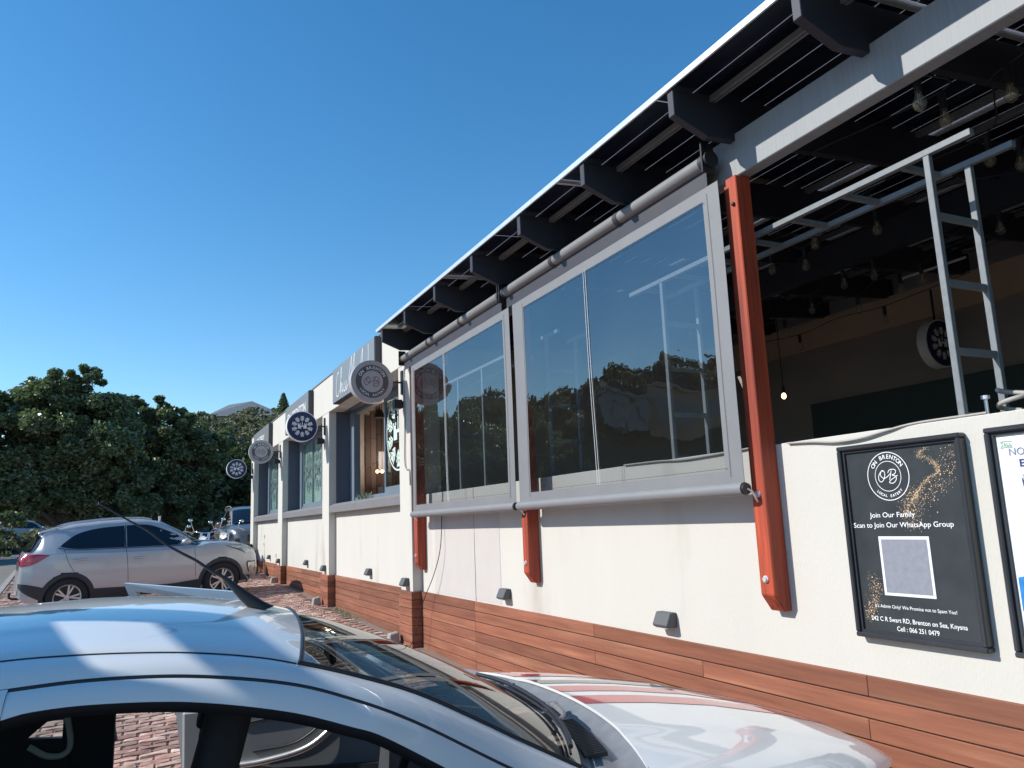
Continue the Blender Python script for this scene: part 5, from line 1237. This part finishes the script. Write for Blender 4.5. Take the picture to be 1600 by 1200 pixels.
# ------------------------------------------------------------------ foliage
def leafmesh(clumps, per_m3=None, size=0.13, n_total=60000, seed=1, flat=0.75, elong=1.9, core=True):
    g = np.random.default_rng(seed)
    vol = np.array([c[3]**2.2 for c in clumps]); cnt = (n_total * vol / vol.sum()).astype(int)
    P_ = []
    for (x, y, z, r), n in zip(clumps, cnt):
        # each clump is made of twiggy tufts
        nt = max(6, int(16 * r * r) + 8)
        d = g.normal(size=(nt, 3)); d /= np.linalg.norm(d, axis=1)[:, None]; rad = r * (0.45 + 0.60*g.random(nt)**0.6)
        tc = np.array([x, y, z]) + d * rad[:, None] * np.array([1, 1, flat+0.15])
        tr = r * g.uniform(0.16, 0.40, nt)
        k = g.integers(0, nt, n)
        q = g.normal(size=(n, 3)); q /= np.linalg.norm(q, axis=1)[:, None]; q *= (g.random(n)**0.5)[:, None]
        pos = tc[k] + q * tr[k][:, None] * np.array([1, 1, 0.8])
        P_.append(pos)
    pos = np.concatenate(P_); n = len(pos)
    s = size * g.uniform(0.6, 1.35, n)
    a = g.normal(size=(n, 3)); a[:, 2] *= 0.6; a /= np.linalg.norm(a, axis=1)[:, None]
    b_ = g.normal(size=(n, 3)); b_ -= (b_*a).sum(1)[:, None]*a; b_ /= np.linalg.norm(b_, axis=1)[:, None]
    L_ = a * (s*elong/2)[:, None]; W_ = b_ * (s/2)[:, None]
    v = np.stack([pos - L_, pos + W_*0.9, pos + L_, pos - W_*0.9], 1).reshape(-1, 3)
    return v, n
def quads_obj(name, v, n, material, parent=None, base=(0, 0, 0)):
    me = bpy.data.meshes.new(name); me.vertices.add(4*n); me.loops.add(4*n); me.polygons.add(n)
    me.vertices.foreach_set('co', (v - np.array(base)).astype(np.float32).ravel()); me.loops.foreach_set('vertex_index', np.arange(4*n, dtype=np.int32))
    me.polygons.foreach_set('loop_start', np.arange(0, 4*n, 4, dtype=np.int32)); me.polygons.foreach_set('loop_total', np.full(n, 4, dtype=np.int32))
    me.update(calc_edges=True); me.materials.append(material)
    o = bpy.data.objects.new(name, me); COL.objects.link(o)
    if parent: o.parent = parent
    ROOT[o] = base; return o
def leafmat(name, col, var, col2, rough=0.42, spec=0.5, trans=0.25, clump=0.9):
    Mx = mat(name, col, rough, var=var, scale=clump, col2=col2, c2amt=0.3, c2scale=0.7, island=0.35, spec=spec)
    N = Mx.node_tree.nodes; L = Mx.node_tree.links
    b = N[Mx['bsdf']]; out = [q for q in N if q.type == 'OUTPUT_MATERIAL'][0]
    tl = N.new('ShaderNodeBsdfTranslucent'); tl.inputs[0].default_value = (col[0]*1.6, col[1]*1.9, col[2]*0.8, 1); mx = N.new('ShaderNodeMixShader'); mx.inputs[0].default_value = trans
    L.new(b.outputs[0], mx.inputs[1]); L.new(tl.outputs[0], mx.inputs[2]); L.new(mx.outputs[0], out.inputs[0]); return Mx
LM1 = leafmat('broad_leaf', (0.105, 0.135, 0.075), 0.65, (0.21, 0.23, 0.13), 0.40, 0.6, 0.26)
LM2 = leafmat('bush_leaf', (0.07, 0.09, 0.045), 0.4, (0.11, 0.13, 0.06), 0.4, 0.45, 0.18)
LM3 = leafmat('scrub_leaf', (0.19, 0.19, 0.135), 0.35, (0.12, 0.12, 0.07), 0.6, 0.3, 0.15, clump=0.5)
BARK = mat('bark', (0.09, 0.07, 0.055), 0.9, var=0.3, scale=20, bump=0.01, bscale=30)

def tree(label, clumps, base, n, size, seed, lm, trunk_r=0.22, group='trees behind the parked cars'):
    t = thing('tree', label, 'tree', base, group)
    v, k = leafmesh(clumps, size=size, n_total=n, seed=seed)
    quads_obj('crown', v, k, lm, t, base)
    q = MB(); g = random.Random(seed); bz = base[2]
    top = sorted(clumps, key=lambda c: -c[3])[:9]
    fork = (base[0]+0.2, base[1], bz+1.3)
    q.tube([base, (base[0]+0.08, base[1], bz+0.6), fork], [trunk_r*1.3, trunk_r, trunk_r*0.85], 10)
    for c in top + [c for c in clumps if c not in top][:8]:
        m1 = ((fork[0]*0.5+c[0]*0.5)+g.uniform(-.3, .3), (fork[1]+c[1])/2+g.uniform(-.3, .3), (fork[2]*0.55+c[2]*0.45))
        q.tube([tuple(p) for p in catmull([fork, m1, c[:3]], 5)], [trunk_r*0.6 - (trunk_r*0.54)*i/10 for i in range(11)], 6)
        for _ in range(5):
            e = (c[0]+g.uniform(-.8, .8)*c[3], c[1]+g.uniform(-.8, .8)*c[3], c[2]+g.uniform(-.6, .9)*c[3])
            q.tube([c[:3], ((c[0]+e[0])/2+.05, (c[1]+e[1])/2, (c[2]+e[2])/2+.08), e], [0.035, 0.022, 0.008], 4)
    q.build('trunk', BARK, t, root=base)
    return t
A = [ (-5.84,34.75,6.07,1.43), (-4.33,34.07,5.77,1.43), (-3.40,34.59,6.58,1.23), (-2.53,34.10,6.91,1.18), (-1.94,33.67,7.61,0.61), (-1.60,34.03,7.81,0.45), (-2.54,33.85,5.28,1.57), (-3.84,34.15,4.11,1.43), (-1.39,33.71,6.01,1.28), (-1.10,34.03,6.56,0.75), (-0.90,33.71,4.78,1.48), (-2.18,34.56,3.63,1.35), (-5.14,33.75,3.9,1.45), (-3.45,33.11,3.05,0.72), (-0.39,34.36,3.09,1.25), (-3.66,31.05,2.19,0.47), (-3.63,30.02,1.61,0.20), (-1.97,35.83,2.44,0.76), (-3.48,34.76,7.61,0.35), (-4.6,35.5,3.2,1.0), (-2.9,35.6,3.9,1.5), (-1.2,35.6,4.3,1.5), (-0.8,35.9,2.3,0.9) ]
B = [ (0.05,36.30,6.51,0.92), (0.76,35.88,6.88,0.70), (-0.35,36.35,7.25,0.49), (1.40,35.72,6.11,0.92), (1.75,35.49,6.44,0.49), (0.72,36.27,5.02,1.49), (1.98,36.27,4.75,1.37), (1.04,36.48,3.15,1.30), (2.33,37.03,2.86,1.17), (2.85,36.25,5.58,1.00), (0.17,36.84,3.45,1.08), (1.2,37.8,4.5,1.6), (2.2,38.0,2.4,1.0) ]
Cc = [ (3.32,39.75,3.63,1.52), (4.51,40.18,4.15,1.40), (5.44,40.60,5.05,1.09), (4.00,41.29,4.95,1.21), (5.39,39.93,3.50,1.40), (3.93,39.75,2.31,1.03), (6.21,41.53,4.86,1.31), (2.58,40.46,2.08,0.91), (5.0, 41.8, 2.2, 1.2), (4.2, 41.8, 3.6, 1.4) ]
tree('largest dark broad leaved tree rising highest at the far left', A, (-2.6, 34.6, gz(-2.6, 34.6)), 230000, 0.088, 3, LM1)
tree('dark leafy tree with a flat shoulder behind the parked silver SUV roof', B, (1.2, 36.8, gz(1.2, 36.8)), 120000, 0.09, 5, LM1)
tree('dark green rounded bush tree close to the far building corner', Cc, (4.4, 40.6, gz(3, 40.6)), 65000, 0.14, 8, LM2)
side = [(-12.5, 42, 5.8, 2.2), (-11.0, 43.5, 6.8, 1.6), (-14.5, 42.5, 5.4, 1.9), (-11.2, 42.5, 4.0, 1.7), (-15.5, 42, 6.2, 1.7)]
tree('dark tree beyond the left picture edge', side, (-12.3, 42.2, gz(-9, 42.2)), 30000, 0.16, 12, LM1)
# scrub on the hill (uncountable)
def scrub(name, cl, n, size, seed, lm=LM3):
    v, k = leafmesh(cl, size=size, n_total=n, seed=seed, flat=0.8, elong=1.5)
    o = quads_obj(name, v, k, lm); o['kind'] = 'stuff'; return o
hc = [ (3.08,51.36,8.59,1.02), (4.13,53.02,9.04,0.90), (5.27,54.76,8.88,1.02), (6.66,56.25,9.32,0.97), (7.79,56.78,9.55,0.90), (8.76,57.40,9.75,0.83), (6.75,51.96,7.92,1.15), (5.26,50.55,7.34,1.10), (3.67,49.06,7.35,0.98), (7.98,53.54,8.34,1.02) ]
g = random.Random(5)
hc = [(x, y, z-.55, r*.8) for x, y, z, r in hc]
for i in range(260):
    th = radians(g.uniform(-20, 8)); r = g.uniform(44, 72)
    x, y = -r*sin(th), r*cos(th); rr = g.uniform(0.5, 0.95); hc.append((x, y, terr(x, y)+rr*0.3, rr))
scrub('hill_scrub', hc, 170000, 0.15, 21)
hl = []
for i in range(520):
    th = radians(g.uniform(8, 62)); r = g.uniform(42, 66)
    x, y = -r*sin(th), r*cos(th); rr = g.uniform(0.5, 1.15)
    if 29 < math.degrees(th) < 38.5 and r < 58: continue
    hl.append((x, y, terr(x, y)+rr*0.35, rr))
scrub('hill_scrub', hl, 120000, 0.26, 23)
# ridge house
def house(loc, w, d, h, roofh, wallc, roofc, label, rz, flat=False):
    t = thing('house', label, 'house', loc)
    x, y, z = loc
    c_, s_ = cos(rz), sin(rz)
    def XF(p): 
        dx, dy = p.x, p.y; return Vector((x + dx*c_ - dy*s_, y + dx*s_ + dy*c_, z + p.z))
    q = MB(); q.xf = XF; q.box((-w/2, -d/2, 0), (w/2, d/2, h)); q.build('wall', wallc, t)
    q = MB(); q.xf = XF
    if flat: q.box((-w/2-.2, -d/2-.2, h+.002), (w/2+.2, d/2+.2, h+.25))
    else:
        o = 0.5; k = 0.28
        lo = [(-w/2-o, -d/2-o, h), (w/2+o, -d/2-o, h), (w/2+o, d/2+o, h), (-w/2-o, d/2+o, h)]
        q.add(lo + [(-w*k, 0, h+roofh), (w*k*0.2, 0, h+roofh*1.25)], [(0, 1, 5, 4), (2, 3, 4, 5), (1, 2, 5), (3, 0, 4), (3, 2, 1, 0)])
    q.build('roof', roofc, t)
    for i in range(3):
        q = MB(); q.xf = XF; a = -w/2 + w*(i+0.5)/3; q.box((a-0.5, -d/2-0.03, h*0.35), (a+0.5, -d/2+0.05, h*0.8)); q.build('window', M['pane'] if 0 else M['sign_grey'], t)
    return t
slate = mat('slate_roof', (0.15, 0.165, 0.18), 0.7, var=0.15, scale=3)
cream = mat('cream_wall', (0.55, 0.50, 0.42), 0.9); tan = mat('tan_wall', (0.42, 0.30, 0.20), 0.9)
house((9.6, 77.5, 11.0), 6.2, 5, 1.1, 1.5, cream, slate, 'house with blue grey hipped roof on the ridge above the trees', radians(-8))
def polar(th, r, z): return (-r*sin(radians(th)), r*cos(radians(th)), z)
house(polar(34.8, 54, 7.3), 6.4, 5, 3.1, 0.3, tan, tan, 'tan flat roofed house on the hillside left of the picture', radians(34.8), flat=True)
house(polar(29.8, 52, 7.6), 2.2, 3, 1.9, 0.3, M['sign_grey'], M['sign_grey'], 'small grey house on the hillside left of the picture', radians(30), flat=True)
# norfolk pine
t = thing('pine_tree', 'small conical pine silhouette on the ridge right of the hipped roof', 'tree', (10.15, 61, 8.8))
q = MB(); q.tube([(10.15, 61, 8.6), (10.15, 61, 12.15)], [0.10, 0.015], 6); q.build('trunk', BARK, t)
pv = []; g2 = np.random.default_rng(4)
for k in range(3400):
    u_ = g2.random()**0.8; lay = math.floor(u_*11)/11 + g2.normal()*0.01; rr = (1-lay)*0.75*g2.random()**0.6 + 0.03; a = g2.integers(0, 7)*2*pi/7 + lay*5 + g2.normal()*0.16
    c = np.array([10.15 + rr*cos(a), 61 + rr*sin(a), 10.0 + lay*2.1 + rr*0.22 + g2.normal()*0.03]); d1 = g2.normal(size=3)*0.05; d2 = g2.normal(size=3)*0.03
    pv += [c-d1, c+d2, c+d1, c-d2]
quads_obj('crown', np.array(pv), 3400, LM1, t, (10.15, 61, 8.8))
# grass tuft at the foot of the wall
gb = MB(); g = random.Random(9)
for i in range(420):
    y = g.gauss(12.3, 0.5); x = 3.03 - abs(g.gauss(0, 0.12)); z = gz(x, y); a = g.uniform(0, 6.28); h = g.uniform(0.02, 0.06)
    dx, dy = cos(a)*0.02, sin(a)*0.02
    gb.add([(x-dy*.15, y+dx*.15, z-.005), (x+dy*.15, y-dx*.15, z-.005), (x+dx, y+dy, z+h)], [(0, 1, 2)])
go = gb.build('grass', mat('pale_grass', (0.16, 0.19, 0.08), 0.9, var=0.3, scale=9)); go['kind'] = 'stuff'
# door stop stones along the wall
for (x, y, l) in ((2.88, 9.35, 'pale stone block on the paving at the nearest pilaster'), (2.88, 13.7, 'small stone block on the paving at the second pilaster'), (2.9, 18.3, 'small stone block on the paving at the third pilaster')):
    z = gz(x, y); q = MB(); q.hexa([(x-.10, y-.07, z-.01), (x+.04, y-.07, z-.01), (x+.04, y+.07, z-.01), (x-.10, y+.07, z-.01)], [(x-.08, y-.055, z+.11), (x+.03, y-.055, z+.13), (x+.03, y+.055, z+.13), (x-.08, y+.055, z+.11)])
    tag(q.build('stone_block', M['kerb'], root=(x, y, z), bevel=0.012), l, 'block', 'stone blocks along the wall')
